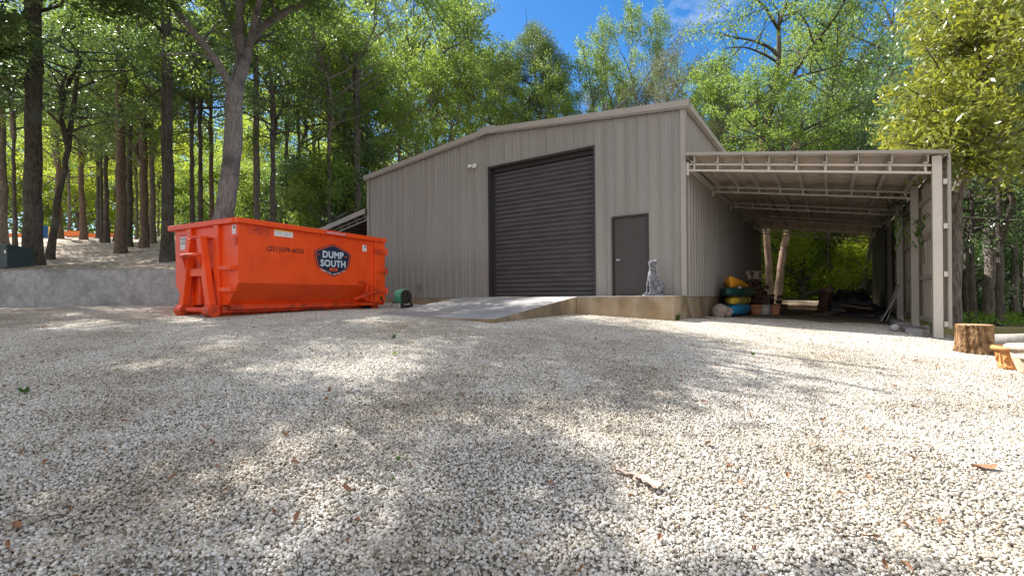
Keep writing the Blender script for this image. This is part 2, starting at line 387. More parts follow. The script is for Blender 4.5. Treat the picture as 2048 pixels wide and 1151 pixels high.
hy = np.concatenate([np.linspace(HW_Y - .1, 30, 36), np.linspace(30.5, 70, 50), np.linspace(75, 200, 12)])
sheet('hillside', hx, hy, lambda x, y: hill_np(x, y), M['litter'], hmask)

# ---- gravel stones: a few patches of loose stones laid over the whole yard, one stuff object
def stone_patch(seed, size, n, smin, smax):
    rng = np.random.default_rng(seed)
    ph = (1 + 5**.5) / 2
    ico = np.array([(-1,ph,0),(1,ph,0),(-1,-ph,0),(1,-ph,0),(0,-1,ph),(0,1,ph),(0,-1,-ph),(0,1,-ph),(ph,0,-1),(ph,0,1),(-ph,0,-1),(-ph,0,1)], float)
    ico /= np.linalg.norm(ico[0])
    tri = np.array([(0,11,5),(0,5,1),(0,1,7),(0,7,10),(0,10,11),(1,5,9),(5,11,4),(11,10,2),(10,7,6),(7,1,8),(3,9,4),(3,4,2),(3,2,6),(3,6,8),(3,8,9),(4,9,5),(2,4,11),(6,2,10),(8,6,7),(9,8,1)])
    V = ico[None] * (1 + rng.uniform(-.27, .27, (n, 12, 1))) + rng.uniform(-.12, .12, (n, 12, 3))
    s = smin + (smax - smin) * rng.random(n)**2.2
    ax = np.stack([rng.uniform(.8, 1.25, n), rng.uniform(.7, 1.0, n), rng.uniform(.4, .7, n)], 1)
    V = V * ax[:, None] * s[:, None, None] * 0.55
    a, b, c = rng.uniform(0, 6.28, n), rng.normal(0, .45, n), rng.normal(0, .45, n)
    ca, sa, cb, sb, cc, sc = np.cos(a), np.sin(a), np.cos(b), np.sin(b), np.cos(c), np.sin(c)
    R = np.zeros((n, 3, 3))
    R[:,0,0]=ca*cb; R[:,0,1]=ca*sb*sc-sa*cc; R[:,0,2]=ca*sb*cc+sa*sc
    R[:,1,0]=sa*cb; R[:,1,1]=sa*sb*sc+ca*cc; R[:,1,2]=sa*sb*cc-ca*sc
    R[:,2,0]=-sb; R[:,2,1]=cb*sc; R[:,2,2]=cb*cc
    V = np.einsum('nij,nkj->nki', R, V)
    P = np.stack([rng.uniform(-size/2, size/2, n), rng.uniform(-size/2, size/2, n), s*.05 + rng.random(n)*0.008], 1)
    V += P[:, None]
    T = tri[None] + (np.arange(n) * 12)[:, None, None]
    vary = np.repeat(rng.random(n), 12)
    me = npmesh('stone_patch', V.reshape(-1, 3), T.reshape(-1, 3), [M['stone']], attr=vary)
    return bpy.data.objects.new('stone_patch', me)

def stone_material():
    m = bpy.data.materials.new('crushed limestone'); m.use_nodes = True
    N, L = m.node_tree.nodes, m.node_tree.links; b = N['Principled BSDF']; b.inputs['Roughness'].default_value = 0.9
    b.inputs['Specular IOR Level'].default_value = 0.2
    at = N.new('ShaderNodeAttribute'); at.attribute_name = 'vary'
    r = N.new('ShaderNodeValToRGB'); e = r.color_ramp.elements; r.color_ramp.interpolation = 'LINEAR'
    cols = [(0, (0.10, 0.09, 0.08)), (0.02, (0.20, 0.17, 0.14)), (0.05, (0.38, 0.29, 0.20)), (0.10, (0.40, 0.36, 0.30)), (0.3, (0.52, 0.48, 0.41)), (0.6, (0.62, 0.585, 0.52)), (1, (0.80, 0.78, 0.74))]
    e[0].position = 0; e[0].color = (*cols[0][1], 1); e[1].position = 1; e[1].color = (*cols[-1][1], 1)
    for p, c in cols[1:-1]: x = e.new(p); x.color = (*c, 1)
    L.new(at.outputs['Fac'], r.inputs[0])
    t = N.new('ShaderNodeTexCoord'); n = N.new('ShaderNodeTexNoise'); n.inputs['Scale'].default_value = 60; n.inputs['Detail'].default_value = 5
    L.new(t.outputs['Object'], n.inputs['Vector'])
    r2 = N.new('ShaderNodeValToRGB'); r2.color_ramp.elements[0].color = (.72, .70, .66, 1); r2.color_ramp.elements[0].position = .3
    r2.color_ramp.elements[1].color = (1, 1, 1, 1); r2.color_ramp.elements[1].position = .6
    L.new(n.outputs['Fac'], r2.inputs[0])
    mm = N.new('ShaderNodeMix'); mm.data_type = 'RGBA'; mm.blend_type = 'MULTIPLY'; mm.inputs[0].default_value = 1
    L.new(r.outputs[0], mm.inputs[6]); L.new(r2.outputs[0], mm.inputs[7])
    ge = N.new('ShaderNodeNewGeometry'); nw = N.new('ShaderNodeTexNoise'); nw.inputs['Scale'].default_value = .55; nw.inputs['Detail'].default_value = 7; nw.inputs['Roughness'].default_value = .65
    L.new(ge.outputs['Position'], nw.inputs['Vector']); rw = N.new('ShaderNodeValToRGB'); rw.color_ramp.elements[0].color = (.70, .66, .60, 1); rw.color_ramp.elements[0].position = .36
    rw.color_ramp.elements[1].color = (1, 1, 1, 1); rw.color_ramp.elements[1].position = .56; L.new(nw.outputs['Fac'], rw.inputs[0])
    m3 = N.new('ShaderNodeMix'); m3.data_type = 'RGBA'; m3.blend_type = 'MULTIPLY'; m3.inputs[0].default_value = 1
    L.new(mm.outputs[2], m3.inputs[6]); L.new(rw.outputs[0], m3.inputs[7]); L.new(m3.outputs[2], b.inputs['Base Color'])
    bp = N.new('ShaderNodeBump'); bp.inputs['Strength'].default_value = .5; bp.inputs['Distance'].default_value = .004
    L.new(n.outputs['Fac'], bp.inputs['Height']); L.new(bp.outputs[0], b.inputs['Normal'])
    return m
M['stone'] = stone_material()
STONES = bpy.data.collections.new('stone_patches')
for k in range(4): STONES.objects.link(stone_patch(100 + k, 1.34, 14500, 0.008, 0.026))

def scatter_object(name, pts, rots, coll, scales=None):
    """one object whose points carry copies of the meshes of a collection"""
    me = bpy.data.meshes.new(name); n = len(pts)
    me.vertices.add(n); me.vertices.foreach_set('co', np.asarray(pts, dtype=np.float32).ravel())
    a = me.attributes.new('rot', 'FLOAT_VECTOR', 'POINT'); a.data.foreach_set('vector', np.asarray(rots, dtype=np.float32).ravel())
    o = bpy.data.objects.new(name, me); COL.objects.link(o)
    g = bpy.data.node_groups.new(name, 'GeometryNodeTree')
    g.interface.new_socket('Geometry', in_out='INPUT', socket_type='NodeSocketGeometry')
    g.interface.new_socket('Geometry', in_out='OUTPUT', socket_type='NodeSocketGeometry')
    N, L = g.nodes, g.links; gi = N.new('NodeGroupInput'); go = N.new('NodeGroupOutput')
    ci = N.new('GeometryNodeCollectionInfo'); ci.inputs['Collection'].default_value = coll
    ci.inputs['Separate Children'].default_value = True; ci.inputs['Reset Children'].default_value = True
    ip = N.new('GeometryNodeInstanceOnPoints'); ip.inputs['Pick Instance'].default_value = True
    na = N.new('GeometryNodeInputNamedAttribute'); na.data_type = 'FLOAT_VECTOR'; na.inputs['Name'].default_value = 'rot'
    L.new(gi.outputs[0], ip.inputs['Points']); L.new(ci.outputs[0], ip.inputs['Instance'])
    er = N.new('FunctionNodeEulerToRotation'); L.new(na.outputs['Attribute'], er.inputs[0]); L.new(er.outputs[0], ip.inputs['Rotation'])
    L.new(ip.outputs[0], go.inputs[0])
    md = o.modifiers.new('scatter', 'NODES'); md.node_group = g
    return o

rs = np.random.default_rng(5); P_, R_ = [], []
step = 1.2
for iy in range(-1, 16):
    for ix in range(-15, 13):
        x, y = ix * step, iy * step + 0.3
        if abs(x) > 1.12 * max(y, 0) + 3.2 or not bool(gravel_mask(np.array(x), np.array(y))): continue
        bx, by = W2B(x, y)
        if -12.6 < bx < 0.1 and by > 0.3: continue
        if -5.6 < bx < -0.6 and -1.0 < by: continue
        if bx < 5 and by > 2.2 and bx > 0: continue
        e = 0.3; zx = (yard(x+e, y) - yard(x-e, y)) / (2*e); zy = (yard(x, y+e) - yard(x, y-e)) / (2*e)
        nrm = Vector((-zx, -zy, 1)).normalized()
        q = Vector((0, 0, 1)).rotation_difference(nrm) @ Euler((0, 0, rs.integers(0, 4) * math.pi/2)).to_quaternion()
        P_.append((x, y, yard(x, y) - 0.006)); R_.append(tuple(q.to_euler()))
gs = scatter_object('gravel_stones', P_, R_, STONES)
tag(gs, 'loose cream and white crushed limestone covering the yard', 'gravel', kind='stuff')
# ------------------------------------------------------------------ the metal building
PITCH = 0.3048
def rib_line(L):
    """(offset, height) samples of the panel profile along a wall of length L"""
    out = []; k = 0
    while k * PITCH < L:
        b = k * PITCH
        for o, h in ((0, 0), (.020, .042), (.042, .042), (.062, 0), (.128, 0), (.136, .006), (.150, .006), (.158, 0), (.213, 0), (.221, .006), (.235, .006), (.243, 0)):
            if b + o < L - 0.004: out.append((b + o, h))
        k += 1
    out.append((L, 0)); return out

def panel(name, L, zlo, zhi, holes, tf, m, parent, flip=False):
    """ribbed sheet: tf(s, out, z) -> local point; holes = [(s0, s1, z0, z1)]"""
    rl = rib_line(L); mb = MB()
    def hat(s):
        for (a, ha), (b, hb) in zip(rl, rl[1:]):
            if a <= s <= b: return ha + (hb - ha) * (s - a) / max(b - a, 1e-6)
        return 0
    xs = sorted(set([s for s, _ in rl] + [h for H in holes for h in H[:2]]))
    for a, b in zip(xs, xs[1:]):
        if b - a < 1e-5: continue
        mid = (a + b) / 2; ha, hb = hat(a), hat(b)
        if (a, b) and any(abs(a - s) < 1e-6 for s, _ in rl) is False: pass
        spans = [(zlo, None)]
        for (s0, s1, z0, z1) in holes:
            if s0 - 1e-6 <= mid <= s1 + 1e-6:
                spans = [(zlo, z0)] if z0 > zlo + .01 else []
                spans.append((z1, None))
        for lo, hi in spans:
            ta, tb = (zhi(a), zhi(b)) if hi is None else (hi, hi)
            la, lb = (lo(a), lo(b)) if callable(lo) else (lo, lo)
            if ta - la < .005 and tb - lb < .005: continue
            mb.add([tf(a, ha, la), tf(b, hb, lb), tf(b, hb, tb), tf(a, ha, ta)], [(0, 1, 2, 3)])
    me = bpy.data.meshes.new(name); me.from_pydata(mb.v, [], mb.f); me.materials.append(m)
    o = bpy.data.objects.new(name, me); COL.objects.link(o); o.parent = parent
    return o

BW, BL = 12.19, 15.24          # width of the front, length of the side
EAVE, RIDGE = 4.74, 5.34
def gable(x): return EAVE + (RIDGE - EAVE) * (1 - abs(x + BW/2) / (BW/2))     # x in -BW..0
bld = empty('metal_building', (CX, CY, SLAB), TH, 'large taupe ribbed steel workshop with low gable roof and open lean-to bays', 'building')

DX0, DX1, DH = -6.12, -2.44, 4.17      # roller opening
EX0, EX1, EH = -1.93, -0.93, 2.16      # entry door incl. frame
panel('front_wall', BW, -0.03, lambda s: gable(s - BW) + 0.02, [(DX0 + BW, DX1 + BW, -0.03, DH), (EX0 + BW, EX1 + BW, -0.03, EH)],
      lambda s, h, z: (s - BW, -h, z), M['siding'], bld)
panel('side_wall', BL, -0.03, lambda s: EAVE + .02, [], lambda s, h, z: (h, s, z), M['siding'], bld)
panel('side_wall', BL, -0.03, lambda s: EAVE + .02, [], lambda s, h, z: (-BW - h, s, z), M['siding'], bld)
panel('rear_wall', BW, -0.03, lambda s: gable(-s) + 0.02, [], lambda s, h, z: (-s, BL + h, z), M['siding'], bld)
# roof
mb = MB(); rl = rib_line(BL + .1)
for (a, ha), (b, hb) in zip(rl, rl[1:]):
    for x0, x1 in ((-BW - .12, -BW/2), (-BW/2, .12)):
        z = lambda x: RIDGE + .06 - (RIDGE - EAVE) * abs(x + BW/2) / (BW/2)
        mb.add([(x0, a - .06, z(x0) + ha), (x1, a - .06, z(x1) + ha), (x1, b - .06, z(x1) + hb), (x0, b - .06, z(x0) + hb)], [(0, 1, 2, 3)])
roof = mb.build('roof', M['rooftop'], bld)
# rake trim: boxed fascia following both slopes, with the ridge cap end
mb = MB()
for x0, x1 in ((-BW - .14, -BW/2), (-BW/2, .14)):
    z = lambda x: RIDGE + .115 - (RIDGE - EAVE) * abs(x + BW/2) / (BW/2)
    for (a, b, dz0, dz1) in ((-.13, .10, -.035, 0), (-.13, -.10, -.165, -.0351), (-.099, -.036, -.20, -.163)):
        p = [(x0, a, z(x0)+dz0), (x1, a, z(x1)+dz0), (x1, b, z(x1)+dz0), (x0, b, z(x0)+dz0),
             (x0, a, z(x0)+dz1), (x1, a, z(x1)+dz1), (x1, b, z(x1)+dz1), (x0, b, z(x0)+dz1)]
        mb.add(p, [(0,3,2,1),(4,5,6,7),(0,1,5,4),(1,2,6,5),(2,3,7,6),(3,0,4,7)])
mb.build('rake_trim', M['trim'], bld)
mb = MB(); z = lambda x: RIDGE + .125 - (RIDGE - EAVE) * abs(x + BW/2) / (BW/2)
xm = -BW/2
mb.prism([(xm-.30, z(xm-.30)-.22), (xm-.30, z(xm-.30)+.02), (xm, z(xm)+.025), (xm+.30, z(xm+.30)+.02), (xm+.30, z(xm+.30)-.22), (xm, z(xm)-.21)], -.175, -.131); mb.prism([(xm-.30, z(xm-.30)-.03), (xm-.30, z(xm-.30)+.02), (xm, z(xm)+.025), (xm+.30, z(xm+.30)+.02), (xm+.30, z(xm+.30)-.03), (xm, z(xm)-.03)], -.1309, BL + .05)
mb.build('ridge_cap', M['trim'], roof)
# eave trim on the right-hand side and the corner trims
mb = MB(); mb.box(.036, .15, -.02, BL, EAVE - .10, EAVE + .045); mb.box(-BW - .15, -BW - .036, -.02, BL, EAVE - .10, EAVE + .045)
mb.build('eave_trim', M['trim'], bld)
for sx in (0, 1):
    mb = MB()
    if sx: mb.box(-.09, .042, -.042, -.0325, -.03, EAVE - .03); mb.box(.0325, .042, -.042, .09, -.03, EAVE - .03)
    else: mb.box(-BW - .042, -BW + .09, -.042, -.0325, -.03, EAVE - .03); mb.box(-BW - .042, -BW - .0325, -.042, .09, -.03, EAVE - .03)
    mb.build('corner_trim', M['trim'], bld)
mb = MB(); mb.box(-BW, EX0 - 0.0, -.045, -.034, -.06, -.02); mb.box(.034, .045, .1, BL, -.06, -.02)
# foundation under the walls
mb = MB(); mb.box(-BW - .01, .03, -.02, BL, -1.3, -.04)
mb.build('foundation', M['conc'], bld)
# roller door
rd = MB(); n = 30; hh = DH / n; prof = []
for k in range(n):
    for t, o in ((0, 0), (.12, .012), (.35, .044), (.6, .048), (.86, .014)): prof.append((k * hh + t * hh, o))
prof.append((DH, 0))
y0 = .20
for (a, oa), (b, ob) in zip(prof, prof[1:]):
    rd.add([(DX0 + .10, y0 - oa, a), (DX1 - .03, y0 - oa, a), (DX1 - .03, y0 - ob, b), (DX0 + .10, y0 - ob, b)], [(0, 1, 2, 3)])
rdo = rd.build('roller_door', M['roller'], bld, smooth_=False)
mb = MB(); mb.box(DX0 + .10, DX1 - .03, y0 - .05, y0 - .037, 0.0, .06); mb.build('bottom_bar', M['dframe'], rdo)
mb = MB()   # jambs and header lining the opening
mb.box(DX0, DX0 + .03, -.04, .26, 0, DH); mb.box(DX0 + .03, DX0 + .11, y0 - .045, .26, 0, DH - .03)
mb.box(DX1 - .03, DX1, -.04, .26, 0, DH); mb.box(DX0 + .03, DX1 - .03, -.04, .26, DH - .03, DH); mb.box(DX0 + .11, DX1 - .03, .10, .18, DH - .14, DH - .031)
mb.build('door_frame', M['dframe'], rdo)
mb = MB(); mb.box(DX1 + .0, DX1 + .035, -.055, -.041, 0, DH + .04); mb.box(DX0 - .035, DX0, -.055, -.041, 0, DH + .04); mb.box(DX0, DX1, -.055, -.041, DH, DH + .04)
mb.build('opening_trim', M['dframe'], rdo)
# entry door
mb = MB(); mb.box(EX0 + .055, EX1 - .055, .0, .045, .012, EH - .055)
ed = mb.build('entry_door', M['door'], bld, bevel=.003)
mb = MB(); mb.box(EX0, EX0 + .05, -.05, .10, 0, EH - .05); mb.box(EX1 - .05, EX1, -.05, .10, 0, EH - .05); mb.box(EX0, EX1, -.05, .10, EH - .05, EH)
mb.build('door_frame', M['dframe'], ed)
mb = MB(); mb.tube([(EX0 + .13, -.001, .98), (EX0 + .13, -.012, .98)], .034, 14); mb.tube([(EX0 + .13, -.012, .98), (EX0 + .13, -.06, .98)], .012, 8)
mb.tube([(EX0 + .12, -.06, .98), (EX0 + .18, -.062, .983), (EX0 + .25, -.058, .975)], [.012, .011, .008], 8)
mb.build('handle', M['chrome'], ed, True)
for zz in (.25, 1.05, 1.85):
    mb = MB(); mb.tube([(EX1 - .052, -.008, zz - .05), (EX1 - .052, -.008, zz + .05)], .008, 8); mb.build('hinge', M['dframe'], ed)
# wall light (twin heads) and outlet box
mb = MB(); lx = -6.72; mb.box(lx - .06, lx + .06, -.07, -.035, 4.26, 4.38)
wl_ = mb.build('wall_lamp', M['white'], bld, bevel=.004)
for s in (-1, 1):
    mb = MB(); mb.tube([(lx + s*.04, -.07, 4.32), (lx + s*.09, -.11, 4.33)], .015, 8); mb.tube([(lx + s*.09, -.09, 4.345), (lx + s*.13, -.20, 4.30)], [.035, .058], 14)
    mb.build('lamp_head', M['white'], wl_)
mb = MB(); mb.box(-9.36, -9.27, -.10, -.034, .30, .48); mb.build('outlet_box', M['greyv'], bld, bevel=.01)

# ---- the two lean-tos: roof sheet, purlins, open frames, posts, outer wall
LW = 4.72; ZI, ZO = 3.50, 2.70
def lz(x): return ZI + (ZO - ZI) * x / LW
BAY = BL / 5
def lean_to(side):
    R = side > 0
    tx = (lambda x: x) if R else (lambda x: -BW - x)
    root = MB(); rl = rib_line(BL + .16)
    for (a, ha), (b, hb) in zip(rl, rl[1:]):
        root.add([(tx(.04), a - .12, lz(.04) + ha), (tx(LW + .12), a - .12, lz(LW + .12) + ha), (tx(LW + .12), b - .12, lz(LW + .12) + hb), (tx(.04), b - .12, lz(.04) + hb)], [(0, 1, 2, 3)])
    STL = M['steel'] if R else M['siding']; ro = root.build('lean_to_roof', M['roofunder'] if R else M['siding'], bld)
    def slab(mb, x0, x1, ya, yb, d0, d1):
        p = []
        for d in (d0, d1):
            for x, y in ((x0, ya), (x1, ya), (x1, yb), (x0, yb)): p.append((tx(x), y, lz(x) + d))
        mb.add(p, [(0,3,2,1),(4,5,6,7),(0,1,5,4),(1,2,6,5),(2,3,7,6),(3,0,4,7)])
    mb = MB(); slab(mb, .05, LW + .13, -.15, -.122, -.02 if R else -.15, .045)
    mb.build('rake_trim', M['trim'], ro)
    mb = MB(); slab(mb, LW + .125, LW + .15, -.121, BL, -.12, .05); mb.build('eave_trim', M['trim'], ro)
    npur = 9
    for k in range(npur):
        x = .22 + (LW - .40) * k / (npur - 1)
        mb = MB(); slab(mb, x - .03, x + .03, -.09, BL, -.012, -.005); slab(mb, x + .018, x + .03, -.09, BL, -.19, -.0121); slab(mb, x - .045, x + .0179, -.09, BL, -.19, -.18)
        mb.build('purlin', STL, ro)
    for j in range(6):
        y = j * BAY + (.06 if j == 0 else 0) - (.10 if j == 5 else 0)
        mb = MB()
        slab(mb, .06, LW - .05, y - .035, y + .035, -.232, -.195)
        slab(mb, .06, LW - .05, y - .035, y + .035, -.38, -.335)
        for k in range(npur):
            x = .22 + (LW - .40) * k / (npur - 1); mb.beam((tx(x), y, lz(x) - .335), (tx(x), y, lz(x) - .232), .04, .04)
        mb.box(min(tx(.04), tx(.10)), max(tx(.04), tx(.10)), y - .06, y + .06, lz(0) - .50, lz(0) - .18)
        mb.build('roof_truss', STL, bld)
        mb = MB(); gz = -.95 if R else -.55
        w = .075
        mb.box(min(tx(LW - .09), tx(LW + .055)), max(tx(LW - .09), tx(LW + .055)), y - w, y + w - (.0 if j else -.0), gz, lz(LW) - .03)
        mb.build('post', STL, bld, bevel=.006)
    # girts between the posts and ribbed outer wall
    for z in (-.58, .38, 1.30, 2.15):
        mb = MB(); a, b = sorted((tx(LW + .065), tx(LW + .125)))
        mb.box(a, b, -.04, BL - .02, z - .05, z + .05); mb.build('girt', STL, bld)
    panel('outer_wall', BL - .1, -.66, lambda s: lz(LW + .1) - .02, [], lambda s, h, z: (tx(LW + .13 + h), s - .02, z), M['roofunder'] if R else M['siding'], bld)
    mb = MB(); a, b = sorted((tx(LW + .128), tx(LW + .175))); mb.box(a, b, -.05, -.021, -.66, lz(LW) - .05)
    mb.build('corner_trim', M['trim'], bld)
    # header beam along the main wall
    mb = MB(); a, b = sorted((tx(.045), tx(.12))); mb.box(a, b, .13, BL, lz(0) - .36, lz(0) - .24); mb.build('wall_ledger', M['steel'], bld)
lean_to(1); lean_to(-1)

# ------------------------------------------------------------------ porch and ramp
def bobj(name, label, cat, **k): return empty(name, (CX, CY, SLAB), TH, label, cat, **k)
mb = MB()
mb.mi = 0
poly = [(DX1 - .0, -1.19), (.03, -1.19), (.03, -.06), (DX1, -.06)]
n = 24
mb.box(DX1, .03, -1.19, -.056, -1.2, -.012); mb.mi = 1; mb.box(DX1 - .0, .03, -1.19, -.056, -.0119, 0)
po = mb.build('concrete_porch', [M['conc'], M['conctop']], None, bevel=.012)
po.location = (CX, CY, SLAB); po.rotation_euler = (0, 0, TH)
tag(po, 'raised stained concrete landing below the entry door', 'porch')
mb = MB(); mb.mi = 0
prof = [(-.056, -1.0), (-.056, -.004), (-1.0, -.006), (-1.35, -.03), (-4.72, -.425), (-4.74, -1.2)]
x0, x1 = DX0 - .25, DX1 - .012
for i in range(len(prof)):
    a, b = prof[i], prof[(i+1) % len(prof)]
    mb.mi = 1 if i in (1, 2, 3) else 0
    mb.add([(x0, a[0], a[1]), (x1, a[0], a[1]), (x1, b[0], b[1]), (x0, b[0], b[1])], [(0, 1, 2, 3)])
mb.mi = 0
mb.add([(x1, p[0], p[1]) for p in prof], [tuple(range(6))]); mb.add([(x0, p[0], p[1]) for p in prof], [tuple(reversed(range(6)))])
ra = mb.build('concrete_ramp', [M['conc'], M['conctop']]); ra.location = (CX, CY, SLAB); ra.rotation_euler = (0, 0, TH)
tag(ra, 'sloping concrete ramp leading up to the roller door', 'ramp')

# ------------------------------------------------------------------ retaining wall
rng = random.Random(3)
def rough_wall():
    vs, fs = [], []
    # front face strip + top, then the return going back
    path = [(-42 + i * .25, HW_Y - .32) for i in range(int((42 + HW_X) / .25) + 1)]
    path += [(HW_X, HW_Y - .32 + i * .25) for i in range(1, 44)]
    nz = 9
    def j(a): return rng.uniform(-a, a)
    for i, (x, y) in enumerate(path):
        g = yard(x, y) - .15; top = ZC + .88 + .03 * math.sin(x * .3) + .012 * math.sin(x * 2.1)
        if y > HW_Y: top = max(top, hill(HW_X - .3, y) + .05)
        for k in range(nz):
            t = k / (nz - 1); z = g + (top - g) * t
            if y < HW_Y - .1: vs.append((x + j(.02), y + .10 * t + j(.012), z + (j(.012) if 0 < k < nz - 1 else j(.006))))
            else: vs.append((x - .10 * t + j(.012), y + j(.02), z))
        if y < HW_Y - .1: vs.append((x, HW_Y + .05, top - .01))
        else: vs.append((x - .4, max(y, HW_Y + .05), top - .01))
    m = nz + 1
    for i in range(len(path) - 1):
        for k in range(m - 1): fs.append((i*m + k, (i+1)*m + k, (i+1)*m + k + 1, i*m + k + 1))
    mb = MB(); mb.add(vs, fs); return mb
rw = rough_wall().build('retaining_wall', M['stucco'], None, smooth_=True)
tag(rw, 'long low rough grey concrete retaining wall holding back the wooded slope', 'retaining wall')
# ------------------------------------------------------------------ roll-off dumpster
DN = Vector((-6.0, 10.2)); DA = math.atan2(.883, .469)
DZ = ZC - .43
dm = empty('dumpster', (DN.x, DN.y, DZ), DA, 'bright orange roll-off dumpster standing on the gravel yard', 'dumpster')
# local x: towards the rear door, y: to the left (across), z up. near right-hand corner at the origin
L_, W_, H_, ZB, INS, ZF = 4.45, 2.52, 2.19, 0.76, .40, .27
ORG, ORD = M['orange'], M['orangedark']
def section(x, t=0.0):
    return [(x, t, H_ - .1), (x, t, ZB), (x, INS + t, ZF), (x, W_ - INS - t, ZF), (x, W_ - t, ZB), (x, W_ - t, H_ - .1)]
mb = MB(); a, b = section(0), section(L_)
for i in range(5):
    if i == 2: continue
    mb.add([a[i], b[i], b[i+1], a[i+1]], [(0, 1, 2, 3)])
mb.add([a[2], b[2], b[3], a[3]], [(0, 1, 2, 3)])
mb.add(a, [tuple(range(6))])                 # front (hook) end sheet
ai, bi = section(.03, .03), section(L_ - .03, .03)
for i in range(5): mb.add([ai[i], bi[i], bi[i+1], ai[i+1]], [(0, 1, 2, 3)])
mb.add(ai, [tuple(range(6))])
me = bpy.data.meshes.new('body'); me.from_pydata(mb.v, [], mb.f); me.materials.append(ORG)
body = bpy.data.objects.new('body', me); COL.objects.link(body); body.parent = dm
# tapered toe of the side slope at the hook end and stiffener seam
mb = MB(); mb.box(-.07, L_ + .07, -.085, .05, H_ - .12, H_); mb.box(-.10, L_ + .07, W_ - .05, W_ + .15, H_ - .12, H_); mb.box(-.10, .03, .0501, W_ - .0501, H_ - .12, H_ - .001)
mb.box(L_ - .05, L_ + .07, .0501, W_ - .0501, H_ - .12, H_ - .001)
mb.build('top_rail', ORG, dm, bevel=.012)
mb = MB(); mb.box(.02, L_ - .12, .30, .42, .245, .275); mb.box(.02, L_ - .12, .30, .312, .17, .245); mb.box(-.06, L_ - .3, .42, .52, .10, .245)
mb.box(.02, L_ - .12, W_ - .42, W_ - .30, .245, .275); mb.box(-.06, L_ - .3, W_ - .52, W_ - .42, .10, .245)
mb.build('lower_sill', ORD, dm, bevel=.006)
mb = MB()
for y in (.68, W_ - .80):
    mb.prism([(-.12, .02), (-.06, 0.0), (L_ - .9, 0.0), (L_ - .75, .10), (L_ - .75, .24), (-.12, .24)], y, y + .12)
mb.build('skid_rail', ORD, dm, bevel=.01)
# cross members below
mb = MB()
for k in range(8): mb.box(.35 + k * .5, .42 + k * .5, .43, W_ - .43, .16, .243)
mb.build('cross_member', ORD, dm)
# hook end: two wide posts
for y in (.62, 1.70):
    mb = MB(); mb.box(-.08, -.002, y, y + .18, .10, H_ - .122); mb.build('end_post', ORG, dm, bevel=.01)
mb = MB(); mb.box(-.07, -.003, .801, 1.699, 1.78, 1.88); mb.build('end_beam', ORG, dm, bevel=.006); mb = MB(); mb.box(-.07, -.003, .801, 1.699, .98, 1.13); mb.build('end_beam', ORG, dm, bevel=.006)
mb = MB(); mb.box(-.09, -.003, .95, 1.05, .28, .979); mb.box(-.09, -.003, 1.30, 1.40, .28, .979); mb.build('stiffener', ORD, dm, bevel=.006)
mb = MB(); mb.box(-.012, -.0045, .74, .90, .98+.16, 1.76); mb.build('end_opening', M['inside'], dm)
# A-frame legs
for s in (-1, 1):
    yc = W_ / 2 - .02
    mb = MB()
    pt, pb = Vector((-.20, yc + s * .20, 1.80)), Vector((-.20, yc + s * .56, .18))
    mb.beam(pt, pb, .17, .15, up=(1, 0, 0)); mb.build('hook_leg', ORG, dm, bevel=.012)
    mb = MB(); mb.tube([(-.20, yc + s*.56 - .12, .15), (-.20, yc + s*.56 + .12, .15)], .15, 20)
    mb.box(-.12, -.01, yc + s*.56 - .06, yc + s*.56 + .06, .03, .24)
    mb.build('end_roller', ORD, dm, bevel=.01)
mb = MB(); mb.box(-.28, -.08, .98, 1.38, 1.80, 1.83); mb.build('hook_cap', ORG, dm)
mb = MB(); mb.tube([(-.20, .74, .17), (-.20, 1.64, .17)], .06, 12); mb.build('axle_bar', ORD, dm)
mb = MB(); mb.box(-.22, -.14, .86, 1.50, .93, 1.10); mb.build('hook_brace', ORG, dm, bevel=.005)
# the bent pull bar
mb = MB(); pts = []
for k in range(13):
    t = math.pi * k / 12; pts.append((-.24 - .22 * math.sin(t)**.7, W_/2 - .02 + .30 * math.cos(t), 1.40 - .02 * math.sin(t)))
mb.tube([(-.20, W_/2 + .28, 1.34)] + [pts[0]] + pts[1:-1] + [pts[-1], (-.20, W_/2 - .32, 1.34)], .042, 12)
for s in (-1, 1): mb.prism([(-.36, 1.38), (-.26, 1.42), (-.20, 1.42), (-.20, 1.02), (-.27, 1.05)], W_/2 - .02 + s*.30 - .012 - .002, W_/2 - .02 + s*.30 + .012)
mb.build('hook_bar', ORD, dm)
# ladder rungs at the near corner
for z in (.62, 1.10):
    mb = MB(); mb.beam((-.12, .12, z), (-.12, .50, z), .05, .09); mb.box(-.145, -.002, .06, .13, z - .05, z + .05)
    mb.tube([(-.155, .15, z), (-.14, .15, z)], .02, 10); mb.build('ladder_rung', ORG, dm, bevel=.006)
mb = MB(); mb.box(-.03, -.002, .03, .13, 1.60, 1.78); mb.build('bracket', ORD, dm, bevel=.006)
